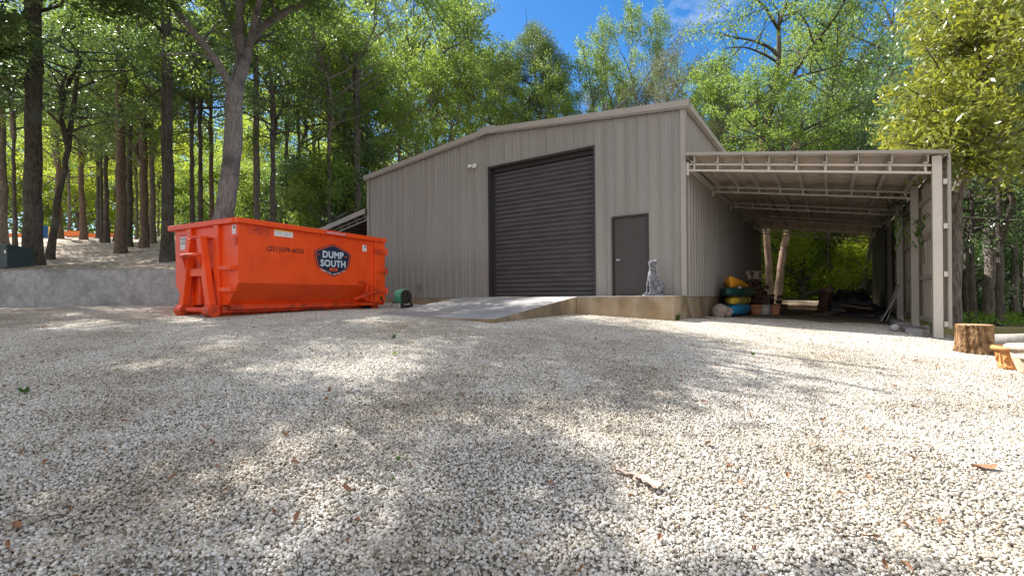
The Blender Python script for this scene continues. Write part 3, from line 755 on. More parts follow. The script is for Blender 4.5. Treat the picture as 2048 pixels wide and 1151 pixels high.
# rear frame: posts, hinges, latch lever, wheels, door
for y0, y1 in ((-.03, .10), (W_ - .10, W_ + .03)):
    mb = MB(); mb.box(L_ - .50, L_ - .46, y0 - .01, y1, .28, H_ - .121); mb.box(L_ - .38, L_ + .02, y0 - .02, y1, .26, H_ - .121)
    mb.build('rear_post', ORG, dm, bevel=.012)
mb = MB(); mb.box(L_ + .024, L_ + .09, .0, W_, .28, H_ - .13)
door_ = mb.build('rear_door', ORG, dm, bevel=.01)
mb = MB(); mb.box(L_ - .80, L_ + .05, .0, W_, .18, .258); mb.build('rear_sill', ORD, dm, bevel=.01)
for z, w in ((1.78, .14), (1.19, .10), (.60, .14)):
    mb = MB(); mb.box(L_ - (.42 if w > .12 else .26), L_ + .06, -.085, -.052, z - w/2, z + w/2); mb.tube([(L_ + .09, -.07, z - .11), (L_ + .09, -.07, z + .11)], .035, 12)
    mb.tube([(L_ - .2, -.10, z), (L_ - .2, -.084, z)], .022, 8)
    mb.build('hinge_plate', ORD, dm, bevel=.004)
mb = MB(); mb.beam((L_ - .42, -.10, .58), (L_ - 1.25, -.10, .37), .03, .075, up=(0, 0, 1)); mb.beam((L_ - .72, -.06, .30), (L_ - .72, -.06, .86), .05, .06); mb.beam((L_ - 1.02, -.05, .86), (L_ - .69, -.05, .86), .05, .05)
mb.beam((L_ - .83, -.07, .36), (L_ - .83, -.07, .58), .08, .05, up=(1, 0, 0))
mb.beam((L_ - .72, -.03, .60), (L_ - .72, .30, .34), .05, .05)
mb.build('latch_lever', ORD, dm, bevel=.004)
mb = MB(); mb.beam((L_ - .20, -.10, .40), (L_ - .08, -.10, .26), .02, .03); mb.tube([(L_ - .22, -.12, .42), (L_ - .16, -.09, .40)], .03, 8); mb.build('pin', M['inside'], dm)
for y in (.28, W_ - .52):
    mb = MB(); mb.tube([(L_ - .30, y, .10), (L_ - .30, y + .24, .10)], .10, 18); wh = mb.build('wheel', M['rubber'], dm)
    mb = MB(); mb.prism([(L_ - .26, .20), (L_ - .22, .03), (L_ - .14, -.0), (L_ + .03, .0), (L_ + .03, .179), (L_ - .26, .179)], y - .04, y - .015)
    mb.box(L_ - .2, L_ + .0, y - .014, y + .24, .02, .179); mb.build('wheel_fork', ORG, dm)

# ---- writing and stickers
def text_mesh(txt, size, off=0.0, extr=0.0, align='CENTER', space=1.0, sx=1.0):
    c = bpy.data.curves.new('t', 'FONT'); c.body = txt; c.size = size; c.offset = off; c.extrude = extr
    c.align_x = align; c.align_y = 'CENTER'; c.space_character = space; c.resolution_u = 3
    o = bpy.data.objects.new('t', c); COL.objects.link(o); bpy.context.view_layer.update()
    me = bpy.data.meshes.new_from_object(o.evaluated_get(bpy.context.evaluated_depsgraph_get()))
    bpy.data.objects.remove(o)
    for v in me.vertices: v.co.x *= sx
    return me
def put_text(name, txt, size, x, z, m, parent, y=-.006, off=0.0, rot=0.0, face='side', space=1.0, sx=1.0):
    me = text_mesh(txt, size, off, 0, space=space, sx=sx); me.materials.clear(); me.materials.append(m)
    o = bpy.data.objects.new(name, me); COL.objects.link(o); o.parent = parent
    if face == 'side': o.matrix_local = Matrix.Translation((x, y, z)) @ Matrix.Rotation(math.radians(90), 4, 'X') @ Matrix.Rotation(rot, 4, 'Z')
    else: o.matrix_local = Matrix.Translation((y, x, z)) @ Matrix.Rotation(math.radians(-90), 4, 'Z') @ Matrix.Rotation(math.radians(90), 4, 'X') @ Matrix.Rotation(rot, 4, 'Z')
    return o
def bold_text(name, txt, x, z, w, h, m, parent, y, d, serif=False):
    """lettering stretched to w by h, thickened by d; built as stacked thin layers"""
    me = text_mesh(txt, 1.0, 0, 0, space=1.06); n = len(me.vertices); co = np.zeros(n*3); me.vertices.foreach_get('co', co); co = co.reshape(-1, 3)
    lo, hi = co.min(0), co.max(0); c = (lo + hi) / 2
    fs = [tuple(p.vertices) for p in me.polygons]; V, FF = [], []
    k = 0
    for dx, dz in ((0, 0), (d, 0), (-d, 0), (0, d), (0, -d), (d*.7, d*.7), (-d*.7, d*.7), (d*.7, -d*.7), (-d*.7, -d*.7)):
        b = len(V)
        for p in co: V.append(((p[0]-c[0])/(hi[0]-lo[0])*(w - 2*d) + dx, y - k*.00015, (p[1]-c[1])/(hi[1]-lo[1])*(h - 2*d) + dz))
        FF += [tuple(b + i for i in f) for f in fs]; k += 1
    m2 = bpy.data.meshes.new(name); m2.from_pydata(V, [], FF); m2.materials.append(m)
    o = bpy.data.objects.new(name, m2); COL.objects.link(o); o.parent = parent; o.location = (x, 0, z); return o
def plate(name, x0, x1, z0, z1, m, parent, y=-.004, face='side', t=.002):
    mb = MB()
    if face == 'side': mb.box(x0, x1, y - t, y, z0, z1)
    else: mb.box(y - t, y, x0, x1, z0, z1)
    return mb.build(name, m, parent)
bold_text('phone_number', '(251)509-6035', 1.17, 1.56, .98, .155, M['black'], dm, -.003, .0035)
# faded builder plate
pl = plate('name_plate', .22, .78, 1.86, 2.04, ORD, dm)
put_text('lettering', 'LIBERTY', .055, .50, 2.0, M['faded'], pl, y=-.0075, off=.0015, space=1.15)
put_text('lettering', 'CONTAINER', .055, .50, 1.95, M['faded'], pl, y=-.0075, off=.0015, space=1.15)
put_text('lettering', 'LLC', .055, .50, 1.90, M['faded'], pl, y=-.0075, off=.0015, space=1.15)
st = plate('sticker', .86, 1.36, 1.885, 2.04, M['white'], dm)
plate('sticker_band', .86, 1.36, 2.012, 2.041, M['yellowv'], st, y=-.0065)
mb = MB(); mb.tube([(.93, -.0075, 1.93), (.99, -.0075, 1.97), (1.05, -.0075, 1.93)], .004, 4); mb.tube([(1.12, -.0075, 1.94), (1.17, -.0075, 1.97), (1.2, -.0075, 1.93), (1.26, -.0075, 1.95)], .004, 4)
mb.build('handwriting', M['greyv'], st)
for x in (.0,):
    s2 = plate('sticker', 3.62, 3.78, 1.74, 1.92, M['white'], dm); plate('print', 3.69, 3.77, 1.85, 1.89, M['greyv'], s2, y=-.0065)
s3 = plate('sticker', .07, .21, 1.84, 2.04, M['white'], dm, face='end', y=-.003); plate('print', .09, .16, 1.96, 2.02, M['greyv'], s3, face='end', y=-.0055); 
s4 = plate('sticker', 1.98, 2.30, 1.60, 1.96, M['white'], dm, face='end', y=-.003)
plate('print', 1.98, 2.30, 1.91, 1.961, M['red'], s4, face='end', y=-.0055)
plate('print', 2.0, 2.28, 1.84, 1.875, M['greyv'], s4, face='end', y=-.0055); plate('print', 2.02, 2.26, 1.79, 1.81, M['greyv'], s4, face='end', y=-.0055); plate('print', 2.0, 2.28, 1.73, 1.76, M['greyv'], s4, face='end', y=-.0055)
s5 = plate('loading_sticker', 2.26, 2.98, H_ - .098, H_ - .025, M['red'], dm, y=-.0855)
put_text('lettering', 'MAXIMUM LOADING LEVEL', .052, 2.62, H_ - .062, M['white'], s5, y=-.0885, off=.0012)
# the badge: elongated hexagon with rounded corners
def badge(w, h):
    raw = [(-.47, .26), (0, .52), (.47, .26), (.39, -.22), (0, -.50), (-.39, -.22)]
    raw = [(x * w, z * h) for x, z in raw]; out = []
    for i, p in enumerate(raw):
        a, c = Vector(raw[i-1]), Vector(raw[(i+1) % 6]); p = Vector(p); r = .075 * w
        p0 = p + (a - p).normalized() * r; p1 = p + (c - p).normalized() * r
        for k in range(7):
            t = k / 6; q = p0 * (1-t)**2 + p * 2*t*(1-t) + p1 * t*t; out.append((q.x, q.y))
    return out
bx, bz = 2.58, 1.40
lg = None
for k, (s, m, y) in enumerate(((1.0, 'navy', -.003), (.945, 'vorange', -.005), (.905, 'navy', -.007))):
    mb = MB(); mb.prism([(x * s, z * s) for x, z in badge(1.34, .88)], y - .0015, y)
    q = mb.build('logo' if k == 0 else ('badge_ring' if k == 1 else 'badge_field'), M[m], dm if k == 0 else lg)
    if k == 0: lg = q; lg.location = (bx, 0, bz)
bold_text('lettering', 'DUMP', 0, .155, .70, .19, M['paleblue'], lg, -.009, .011, serif=True)
bold_text('lettering', 'SOUTH', 0, -.075, .84, .19, M['paleblue'], lg, -.009, .011, serif=True)
mb = MB(); mb.box(-.125, .125, -.012, -.0086, -.275, -.195); mb.build('com_plate', M['vorange'], lg, bevel=.003)
bold_text('lettering', '.COM', 0, -.235, .18, .05, M['navy'], lg, -.013, .004)
t_ = 'DUMPSTER RENTAL CO.'
for i, ch in enumerate(t_):
    f = (i - (len(t_)-1)/2) / ((len(t_)-1)/2)
    if ch != ' ': put_text('lettering', ch, .062, f * .40, -.365 + .115 * abs(f)**1.3, M['white'], lg, y=-.011, off=.001, rot=f * .42)
bold_text('lettering', 'EST', -.47, .14, .09, .028, M['vorange'], lg, -.009, .002)
plate('badge_bar', .38, .48, .12, .138, M['vorange'], lg, y=-.0085)
# ------------------------------------------------------------------ small things
M['kyellow'] = mat('orange yellow kayak plastic', (0.80, 0.36, 0.015), 0.4, 0, (0.72, 0.31, 0.02), 3, coat=.1)
M['klemon'] = mat('lemon yellow kayak plastic', (0.72, 0.52, 0.03), 0.45, 0, (0.60, 0.42, 0.05), 3, col3=(.35, .27, .08), n3=2)
M['kblue'] = mat('blue kayak plastic', (0.015, 0.24, 0.56), 0.4, 0, (0.03, 0.22, 0.42), 2.5)
M['kgreen'] = mat('dark green canoe plastic', (0.008, 0.06, 0.055), 0.4, 0, (0.012, 0.075, 0.07), 3)
M['terra'] = mat('terracotta', (0.50, 0.20, 0.10), 0.8, 0, (0.62, 0.30, 0.16), 5, 8, .3, 20)
M['terrab'] = mat('yellow terracotta', (0.48, 0.21, 0.065), 0.75, 0, (0.60, 0.32, 0.12), 6, 8, .4, 22)
M['cream'] = mat('cream glazed clay', (0.52, 0.42, 0.30), 0.55, 0, (0.62, 0.53, 0.41), 5, 6, .2, 20)
M['plastic'] = mat('dull white plastic', (0.5, 0.49, 0.47), 0.6, 0, (0.4, 0.38, 0.35), 6)
M['soil'] = mat('potting soil', (0.03, 0.02, 0.015), 1.0)
M['stonefig'] = mat('grey cast stone', (0.10, 0.10, 0.115), 0.8, 0, (0.25, 0.25, 0.28), 14, 8, .9, 30, lo=.42, hi=.60, col3=(0.06, 0.06, 0.065), n3=9)
M['hose'] = mat('green garden hose', (0.06, 0.32, 0.20), 0.4, 0, (0.20, 0.50, 0.35), 8)
M['reelframe'] = mat('dark brown plastic', (0.035, 0.028, 0.026), 0.5)
M['teal'] = mat('dark teal utility cabinet paint', (0.035, 0.06, 0.062), 0.5, 0, (0.045, 0.072, 0.074), 2)
M['tarp'] = mat('black tarpaulin', (0.012, 0.011, 0.014), 0.55, 0, (0.03, 0.027, 0.03), 4, 6, .6, 8)
M['oldwood'] = mat('weathered grey board', (0.16, 0.13, 0.11), 0.9, 0, (0.26, 0.21, 0.17), 3, 8, .5, 20, (1, 1, 6))
M['paleboard'] = mat('pale new board', (0.50, 0.38, 0.26), 0.8, 0, (0.58, 0.46, 0.34), 3)
M['darkwood'] = mat('dark brown firewood', (0.08, 0.045, 0.028), 0.9, 0, (0.17, 0.10, 0.065), 6, 8, .8, 15)
M['log'] = mat('peeled pale log', (0.42, 0.31, 0.20), 0.85, 0, (0.58, 0.46, 0.34), 3, 8, .5, 14, (1, 1, 1))
M['greylog'] = mat('weathered grey log', (0.20, 0.18, 0.16), 0.9, 0, (0.38, 0.355, 0.32), 4, 8, .6, 16)
M['mosstimber'] = mat('mossy timber', (0.16, 0.15, 0.05), 0.95, 0, (0.24, 0.20, 0.10), 4, 8, .6, 15)
M['grass'] = leafmat('weed leaves', (0.05, 0.12, 0.02), (0.12, 0.22, 0.03), (0.3, 0.45, 0.05), .35)
M['brownleaf'] = mat('dry brown leaf', (0.20, 0.085, 0.035), 0.8, 0, (0.36, 0.20, 0.11), 30)
M['frond'] = mat('dry curled palm sheath', (0.40, 0.27, 0.20), 0.8, 0, (0.58, 0.47, 0.40), 12, 6, .5, 40, (1, 6, 1))
M['bluepaint'] = mat('blue barrel paint', (0.02, 0.12, 0.4), 0.5)
M['orangefence'] = mat('orange barrier plastic', (0.75, 0.19, 0.03), 0.6)
M['rocky'] = mat('pinkish rough stone', (0.30, 0.24, 0.21), 0.9, 0, (0.46, 0.38, 0.33), 4, 9, 1, 9)

def bthing(name, bx, by, z, rz, label, cat, group=None):
    p = B2W(bx, by); return empty(name, (p.x, p.y, z), TH + rz, label, cat, group)

def hull_mb(L, w, h, full=0.55, rock=.06, keel=.5, topflat=True, n=22, m=12):
    """boat lying along +y from 0 to L; hull below, rounded deck above"""
    mb = MB(); vs = []; fs = []
    for i in range(n + 1):
        t = i / n; s = max(1e-3, 1 - abs(2*t - 1)**2.6)**full
        ww = w/2 * s; up = rock * abs(2*t - 1)**2.5; hh = h * (0.55 + 0.45 * s)
        for k in range(m):
            a = 2 * math.pi * k / m; c, q = math.cos(a), math.sin(a)
            x = ww * math.copysign(abs(c)**.7, c); z = hh * .45 * math.copysign(abs(q)**(.75 if q < 0 else 1.1), q) * (1 if q < 0 else .55 * (1 + .3*s))
            if i in (0, n): x *= 1; 
            vs.append((x, t * L, hh * .45 + up + z))
    for i in range(n):
        for k in range(m): fs.append((i*m+k, i*m+(k+1) % m, (i+1)*m+(k+1) % m, (i+1)*m+k))
    fs.append(tuple(range(m))); fs.append(tuple(n*m + k for k in reversed(range(m))))
    mb.add(vs, fs); return mb
def g_at(bx, by): p = B2W(bx, by); return yard(p.x, p.y)

GZ = g_at(.5, 4)
k1 = bthing('kayak', .50, 3.15, GZ, 0, 'blue kayak at the bottom of the stack beside the shed wall', 'kayak', 'boats stacked beside the shed wall')
hull_mb(2.5, .70, .50).build('hull', M['kblue'], k1, True)
mb = MB(); mb.tube([(0, .02, .26), (0, -.05, .28), (0, .02, .31)], .012, 8); mb.build('grab_handle', M['rubber'], k1)
k2 = bthing('kayak', .52, 3.2, GZ + .31, .02, 'lemon yellow kayak with a strap around it lying on the blue kayak', 'kayak', 'boats stacked beside the shed wall')
hull_mb(3.1, .66, .40).build('hull', M['klemon'], k2, True)
mb = MB(); pts = [(.345 * math.cos(a), .92, .17 + .19 * math.sin(a)) for a in [2*math.pi*k/20 for k in range(21)]]
mb.tube(pts, .016, 6); mb.tube([(.1, .92, .36), (.18, .85, .42), (.27, .8, .38), (.32, .86, .30)], .014, 6); mb.build('strap', M['reelframe'], k2)
k3 = bthing('canoe', .46, 2.85, GZ + .54, -.01, 'dark green canoe lying between the two yellow kayaks', 'canoe', 'boats stacked beside the shed wall')
hull_mb(4.6, .86, .46, .5, .10).build('hull', M['kgreen'], k3, True)
mb = MB(); mb.box(-.03, .05, .12, .16, .20, .30); mb.box(.22, .30, .55, .6, .30, .36); mb.build('white_patch', M['plastic'], k3)
# top kayak: propped with its pointed bow towards the yard
k4 = bthing('kayak', .52, 3.05, GZ + .80, .03, 'orange yellow kayak with raised pointed bow on top of the stack', 'kayak', 'boats stacked beside the shed wall')
mb = MB(); vs = []; fs = []; n = 20
for i in range(n + 1):
    t = i / n; s = (1 - (1 - t / .45)**2)**.6 if t < .45 else (1 - ((t - .45) / .55)**2.4)**.6 if t < 1 else 0.02
    s = max(s, .03); ww = .34 * s; bot = .02 + .07 * (1 - s); top = .22 + .20 * max(0, 1 - t / .5)**1.1; y = t * 2.9 - (0.0 if t else 0)
    for (x, z) in ((0, bot), (ww*.55, bot + .02), (ww, bot + (top-bot)*.55), (ww*.92, top - .05), (ww*.45, top - .01), (0, top), (-ww*.45, top - .01), (-ww*.92, top - .05), (-ww, bot + (top-bot)*.55), (-ww*.55, bot + .02)):
        vs.append((x, y, z))
for i in range(n):
    for k in range(10): fs.append((i*10+k, i*10+(k+1) % 10, (i+1)*10+(k+1) % 10, (i+1)*10+k))
fs.append(tuple(range(10))); fs.append(tuple(n*10 + k for k in reversed(range(10))))
mb.add(vs, fs); mb.build('hull', M['kyellow'], k4, True)
mb = MB(); mb.lathe([(.18, 0), (.20, .012), (.17, .02)], 20); o = mb.build('cockpit_rim', M['rubber'], k4); o.location = (0, 1.35, .27); o.scale = (1, 2.0, 1)

# support cribbing for the stack at its far end, hidden dark firewood stack behind
def firewood(name, bx0, by0, nx, nz, Lg, label, seed, cat='firewood', rz=0.0, rr=(.07, .11), m='darkwood'):
    rng = random.Random(seed); t = bthing(name, bx0, by0, g_at(bx0, by0), rz, label, cat)
    mb = MB()
    for k in range(nz):
        nn = nx - int(k * .5)
        for i in range(nn):
            r = rng.uniform(*rr); x = (i + .5 * (k % 2)) * .19 + rng.uniform(-.03, .03); z = .09 + k * .165 + rng.uniform(-.02, .02)
            dy = rng.uniform(-.12, .12); a = rng.uniform(-.04, .04)
            mb.tube([(x, dy, z), (x + a, dy + Lg * rng.uniform(.85, 1.1), z + rng.uniform(-.03, .03))], [r, r * rng.uniform(.85, 1)], 7)
    mb.build('log_stack', M[m], t); return t
firewood('firewood_stack', .10, 7.3, 7, 7, 1.6, 'tall dark stack of firewood behind the canoe in the carport', 4)
firewood('firewood_stack', 1.25, 8.6, 2, 4, 1.1, 'lower dark heap of firewood at the far left of the carport', 9)
t = bthing('board_offcuts', .55, 7.0, g_at(.5, 7.3) + 1.20, .1, 'small pale board offcuts on top of the dark firewood', 'boards')
mb = MB(); mb.beam((0, 0, .05), (-.10, .02, .34), .12, .03, up=(0, 1, 0)); mb.beam((.02, -.05, .33), (.38, -.02, .30), .2, .03); mb.beam((.16, 0, .04), (.22, .04, .30), .16, .03, up=(0, 1, 0)); mb.beam((.2, -.1, .06), (.62, -.02, .10), .16, .03)
mb.build('board', M['paleboard'], t)

# planters
def pot(name, loc, prof, m, label, group=None, n=24, soil=None, rim=None, cat='planter'):
    t = empty(name, loc, 0, label, cat, group); mb = MB(); mb.lathe(prof, n); b = mb.build('bowl', m, t, True)
    if rim:
        mb = MB(); mb.lathe(rim, n); mb.build('rim', m, t, False, bevel=.006)
    if soil:
        mb = MB(); mb.lathe([(soil[0], soil[1]), (soil[0]*.5, soil[1] + .01)], n); mb.build('soil', M['soil'], t)
    return t
def bl(bx, by, dz=0): p = B2W(bx, by); return (p.x, p.y, yard(p.x, p.y) + dz)
pot('terracotta_planter', bl(.86, 5.80, -.01), [(.13, 0), (.15, .04), (.19, .27)], M['terra'], 'terracotta planter against the end of the blue kayak', soil=(.17, .275), rim=[(.19, .27), (.215, .275), (.215, .33), (.19, .335), (.175, .30)])
t = pot('white_bucket', bl(1.12, 5.95, -.01), [(.14, 0), (.16, .03), (.185, .31)], M['plastic'], 'dull white plastic bucket with dry stems between two planters', soil=(.165, .315), rim=[(.185, .31), (.21, .315), (.21, .345), (.185, .35), (.17, .32)], cat='bucket')
mb = MB(); r_ = random.Random(4)
for k in range(9):
    a = r_.uniform(0, 6.28); mb.tube([(r_.uniform(-.08, .08), r_.uniform(-.08, .08), .31), (.18*math.cos(a), .18*math.sin(a), r_.uniform(.5, .75))], [.005, .003], 4)
mb.build('dry_stem', M['oldwood'], t)
t = empty('planter_box', bl(1.30, 6.6, -.01), TH, 'square terracotta planter box behind the white bucket', 'planter')
mb = MB(); mb.prism([(-.2, 0), (.2, 0), (.24, .28), (-.24, .28)], -.2, .2); mb.build('box', M['terra'], t, bevel=.01)
mb = MB(); mb.box(-.26, .26, -.22, .22, .281, .33); mb.build('rim', M['terra'], t, bevel=.008)

def rock(name, loc, s, m, label, cat, seed, amp=.25):
    rng = random.Random(seed); bm = bmesh.new(); bmesh.ops.create_icosphere(bm, subdivisions=3, radius=1)
    offs = [(Vector((rng.gauss(0, 1), rng.gauss(0, 1), rng.gauss(0, 1))).normalized(), rng.uniform(-amp, amp)) for _ in range(14)]
    for v in bm.verts:
        k = 1
        for d, a in offs: k += a * max(0, v.co.normalized().dot(d))**4
        v.co = Vector((v.co.x * s[0], v.co.y * s[1], v.co.z * s[2])) * k * (1 + rng.uniform(-.015, .015))
    me = bpy.data.meshes.new(name); bm.to_mesh(me); bm.free(); me.materials.append(m)
    me.polygons.foreach_set('use_smooth', [True]*len(me.polygons))
    o = bpy.data.objects.new(name, me); COL.objects.link(o); o.location = loc; tag(o, label, cat); return o
rock('boulder', bl(.36, 2.35, .16), (.20, .17, .21), M['rocky'], 'rough pinkish stone by the foundation in front of the blue kayak', 'rock', 2)
rock('boulder', bl(.52, 2.62, .13), (.13, .22, .15), M['rocky'], 'slanted pale stone leaning between the rough stone and blue kayak', 'rock', 7, .4)

# right side of the carport: tarp heap, scrap boards, leaning sheets, kerb, ball
def heap(name, bx, by, sx, sy, sz, m, label, cat, seed, k=0.5):
    rng = random.Random(seed); t = []; mb = MB(); n = 26; vs = []; fs = []
    ph = [rng.uniform(0, 6.28) for _ in range(6)]
    for i in range(n + 1):
        for j in range(n + 1):
            u, v = i/n*2-1, j/n*2-1; r = max(abs(u), abs(v))**2.2
            base = (1 - r)**k if r < 1 else 0
            z = sz * base * (1 + .13*math.sin(5*u+ph[0]) * math.cos(4*v+ph[1]) + .08*math.sin(11*u+ph[2]+3*v)) + rng.uniform(-.01, .01)
            vs.append((u*sx*(1 + .06*math.sin(4*v+ph[3])), v*sy*(1+.06*math.sin(3*u+ph[4])), max(z, 0) - .02))
    for i in range(n):
        for j in range(n): a = i*(n+1)+j; fs.append((a, a+n+1, a+n+2, a+1))
    mb.add(vs, fs); o = mb.build(name, m, None, False)
    p = B2W(bx, by); o.location = (p.x, p.y, yard(p.x, p.y)); o.rotation_euler = (0, 0, TH); tag(o, label, cat); return o
heap('tarp_heap', 3.62, 10.2, .66, 1.0, .92, M['tarp'], 'black tarpaulin covered heap near the open far end of carport', 'tarp heap', 3, .28)
heap('debris_heap', 3.95, 7.4, .75, .9, .42, M['tarp'], 'low dark heap of scrap in front of the tarpaulin heap', 'scrap heap', 5, .6)
t = bthing('tree_stump', 2.72, 9.9, g_at(2.7, 9.9), 0, 'brown stump section leaning at the left side of the black heap', 'stump')
mb = MB(); mb.tube([(0, 0, -.05), (.06, .02, .4), (.16, .05, .82)], [.24, .20, .25], 14); mb.build('trunk_section', M['darkwood'], t, True)
mb = MB(); mb.tube([(.15, -.1, .82), (.30, -.2, 1.0)], [.17, .14], 12); mb.build('cut_end', M['barkpink'], t, True)
t = bthing('scrap_boards', 3.0, 6.7, g_at(3.0, 6.7), 0, 'tangled weathered boards and sticks lying before the black heap', 'scrap wood')
rng = random.Random(12)
for k in range(16):
    mb = MB(); a = rng.uniform(-.5, .5) + (1.57 if rng.random() < .25 else 0); x, y = rng.uniform(-.3, 1.6), rng.uniform(-.3, 1.6); z = .05 + rng.random() * .32 * max(0, 1 - abs(x - .8) / 1.1); L2 = rng.uniform(.4, .9)
    d = Vector((math.cos(a), math.sin(a), rng.uniform(-.15, .18)))
    c = Vector((x, y, z)); mb.beam(c - d * L2/2, c + d * L2/2, rng.uniform(.07, .16), .03); mb.build('board', M['oldwood'], t)
t = bthing('leaning_panel', 4.30, 3.75, g_at(4.3, 3.8), 0, 'grey sheet leaning against the outer wall behind the second post', 'panel')
mb = MB(); mb.beam((-.22, 0, .02), (.16, .05, .80), .75, .03, up=(1, 0, .4)); mb.build('sheet', M['greylog'], t); mb = MB(); mb.beam((-.12, .25, .03), (.20, .25, 1.02), .9, .02, up=(1, 0, .4)); mb.build('sheet', M['plastic'], t)
# dark hanging sheets on the last bays
for by, lab in ((12.5, 'black sheet hanging on the outer wall at the far bay'), (9.4, 'black sheet hanging on the outer wall before the far bay')):
    t = bthing('wall_sheet', LW - .20, by, SLAB, 0, lab, 'sheet'); mb = MB(); mb.box(-.02, .0, -1.3, 1.3, -.62, 2.35)
    mb.build('sheet', M['tarp'], t)
p = B2W(LW - .35, -.0)
t = bthing('kerb_beam', LW - .36, .15, g_at(4.3, .2), 0, 'long low concrete kerb along the inside of the carport posts', 'kerb')
for k in range(4):
    mb = MB(); y0 = .1 + k*1.75; dz = g_at(4.3, .3 + y0) - t.location.z; mb.box(-.12, .16, y0, y0 + 1.72, dz - .1, dz + .10); mb.build('kerb_block', M['conctop'], t, bevel=.015)
o = rock('ball', bl(LW - .62, .62, .07), (.085, .085, .085), M['plastic'], 'dirty white ball lying beside the kerb near the front post', 'ball', 1, 0.0)
# logs across the far end
for k, (by, dz, r, lab) in enumerate(((16.4, .12, .16, 'pale log lying nearest across the far end of the carport'), (17.3, .20, .2, 'pale thicker log lying behind the nearest log past the carport'))):
    t = bthing('log', -.8, by, g_at(2, by) + dz, -.06 + k*.03, lab, 'log', 'pale logs beyond the carport')
    mb = MB(); mb.tube([(i * .6, .03*math.sin(i*1.3), .02*math.sin(i*2.1)) for i in range(10)], [r * (1 - .02*i) for i in range(10)], 12); mb.build('trunk_section', M['log'], t, True)
# timber edging and stump, pots, grey log at the right
a, b = ray(1895, 662, 9.4), ray(1992, 672, 8.6)
t = empty('edging_timber', (a.x - .3, a.y, yard(a.x, a.y)), 0, 'mossy timber edging behind the carved stump', 'timber')
mb = MB(); mb.beam((0, 0, .09), (1.9, -.35, .05), .2, .2); mb.build('timber', M['mosstimber'], t, bevel=.02)

def at_ground(px, Y): x = (px - 1024) / F * Y; return Vector((x, Y, yard(x, Y)))
sp = at_ground(1948, 7.15)
st_ = empty('tree_stump', sp, 0, 'tan carved bark stump standing on the gravel at right', 'stump')
rng = random.Random(8); fl = [(rng.randint(5, 26), rng.uniform(0, 6.28), rng.uniform(.006, .03)) for _ in range(12)]
def wob(t, z):
    return 1 + sum(a * math.sin(n * t + p + z * 6) for n, p, a in fl)
mb = MB(); mb.lathe([(.24, -.04), (.243, .02), (.226, .10), (.220, .2), (.212, .32), (.210, .40), (.218, .43)], 96, wob=wob)
mb.build('bark', M['stumpbark'], st_, True)
mb = MB(); mb.lathe([(.208, .418), (.204, .434), (.10, .437), (.01, .437)], 48, wob=lambda t, z: 1 + .4*(wob(t, .45) - 1)); mb.build('cut_top', M['stumptop'], st_)
gl = at_ground(2030, 7.6)
t = empty('grey_log', (gl.x - .30, gl.y, gl.z), 0, 'weathered grey log lying behind the stump and pots', 'log')
mb = MB(); mb.tube([(-.02, .1, .12), (.5, .0, .13), (1.2, -.12, .11), (2.2, -.2, .12)], [.11, .12, .11, .10], 12); mb.build('trunk_section', M['greylog'], t, True)
t = empty('grey_log', (gl.x - .1, gl.y + .5, gl.z), 0, 'thin bleached branch lying behind the thick grey log', 'log')
mb = MB(); mb.tube([(-.2, .1, .2), (.5, .3, .10), (1.2, .5, .08)], [.03, .035, .03], 8); mb.build('branch', M['greylog'], t, True)
c = at_ground(2022, 5.95)
t = pot('terracotta_urn', c, [(.12, 0), (.135, .03), (.12, .05), (.135, .16), (.15, .24)], M['terrab'], 'yellow terracotta pot with a wide pale rim beside the stump', soil=(.14, .27), rim=[(.15, .235), (.185, .245), (.195, .265), (.185, .29), (.15, .295), (.14, .26)])
mb = MB()
for k in range(16):
    a = 2*math.pi*k/16; mb.lathe([(.002, -.006), (.011, 0), (.002, .006)], 8, (.133*math.cos(a), .133*math.sin(a), .045))
for k in range(8):
    a = 2*math.pi*k/8; mb.tube([(.127*math.cos(a), .127*math.sin(a), .07), (.146*math.cos(a), .146*math.sin(a), .21)], .008, 5)
    for q in range(4): mb.tube([(.137*math.cos(a+.2+q*.12), .137*math.sin(a+.2+q*.12), .10+.03*q), (.145*math.cos(a+.35+q*.06), .145*math.sin(a+.35+q*.06), .14+.02*q)], .009, 5)
mb.build('relief', M['terrab'], t)
c = at_ground(2072, 5.6)
pot('cream_pot', c, [(.15, 0), (.16, .05), (.21, .20), (.225, .30)], M['cream'], 'cream clay pot standing behind the lower pale pot', soil=(.21, .32), rim=[(.222, .30), (.27, .31), (.28, .34), (.255, .365), (.22, .36)])
c = at_ground(2092, 5.2)
pot('cream_pot', c, [(.12, 0), (.13, .05), (.18, .20), (.205, .26)], M['cream'], 'lower pale pot cut by the right edge of the photo', soil=(.19, .27), rim=[(.205, .26), (.24, .27), (.245, .30), (.215, .31), (.19, .29)])

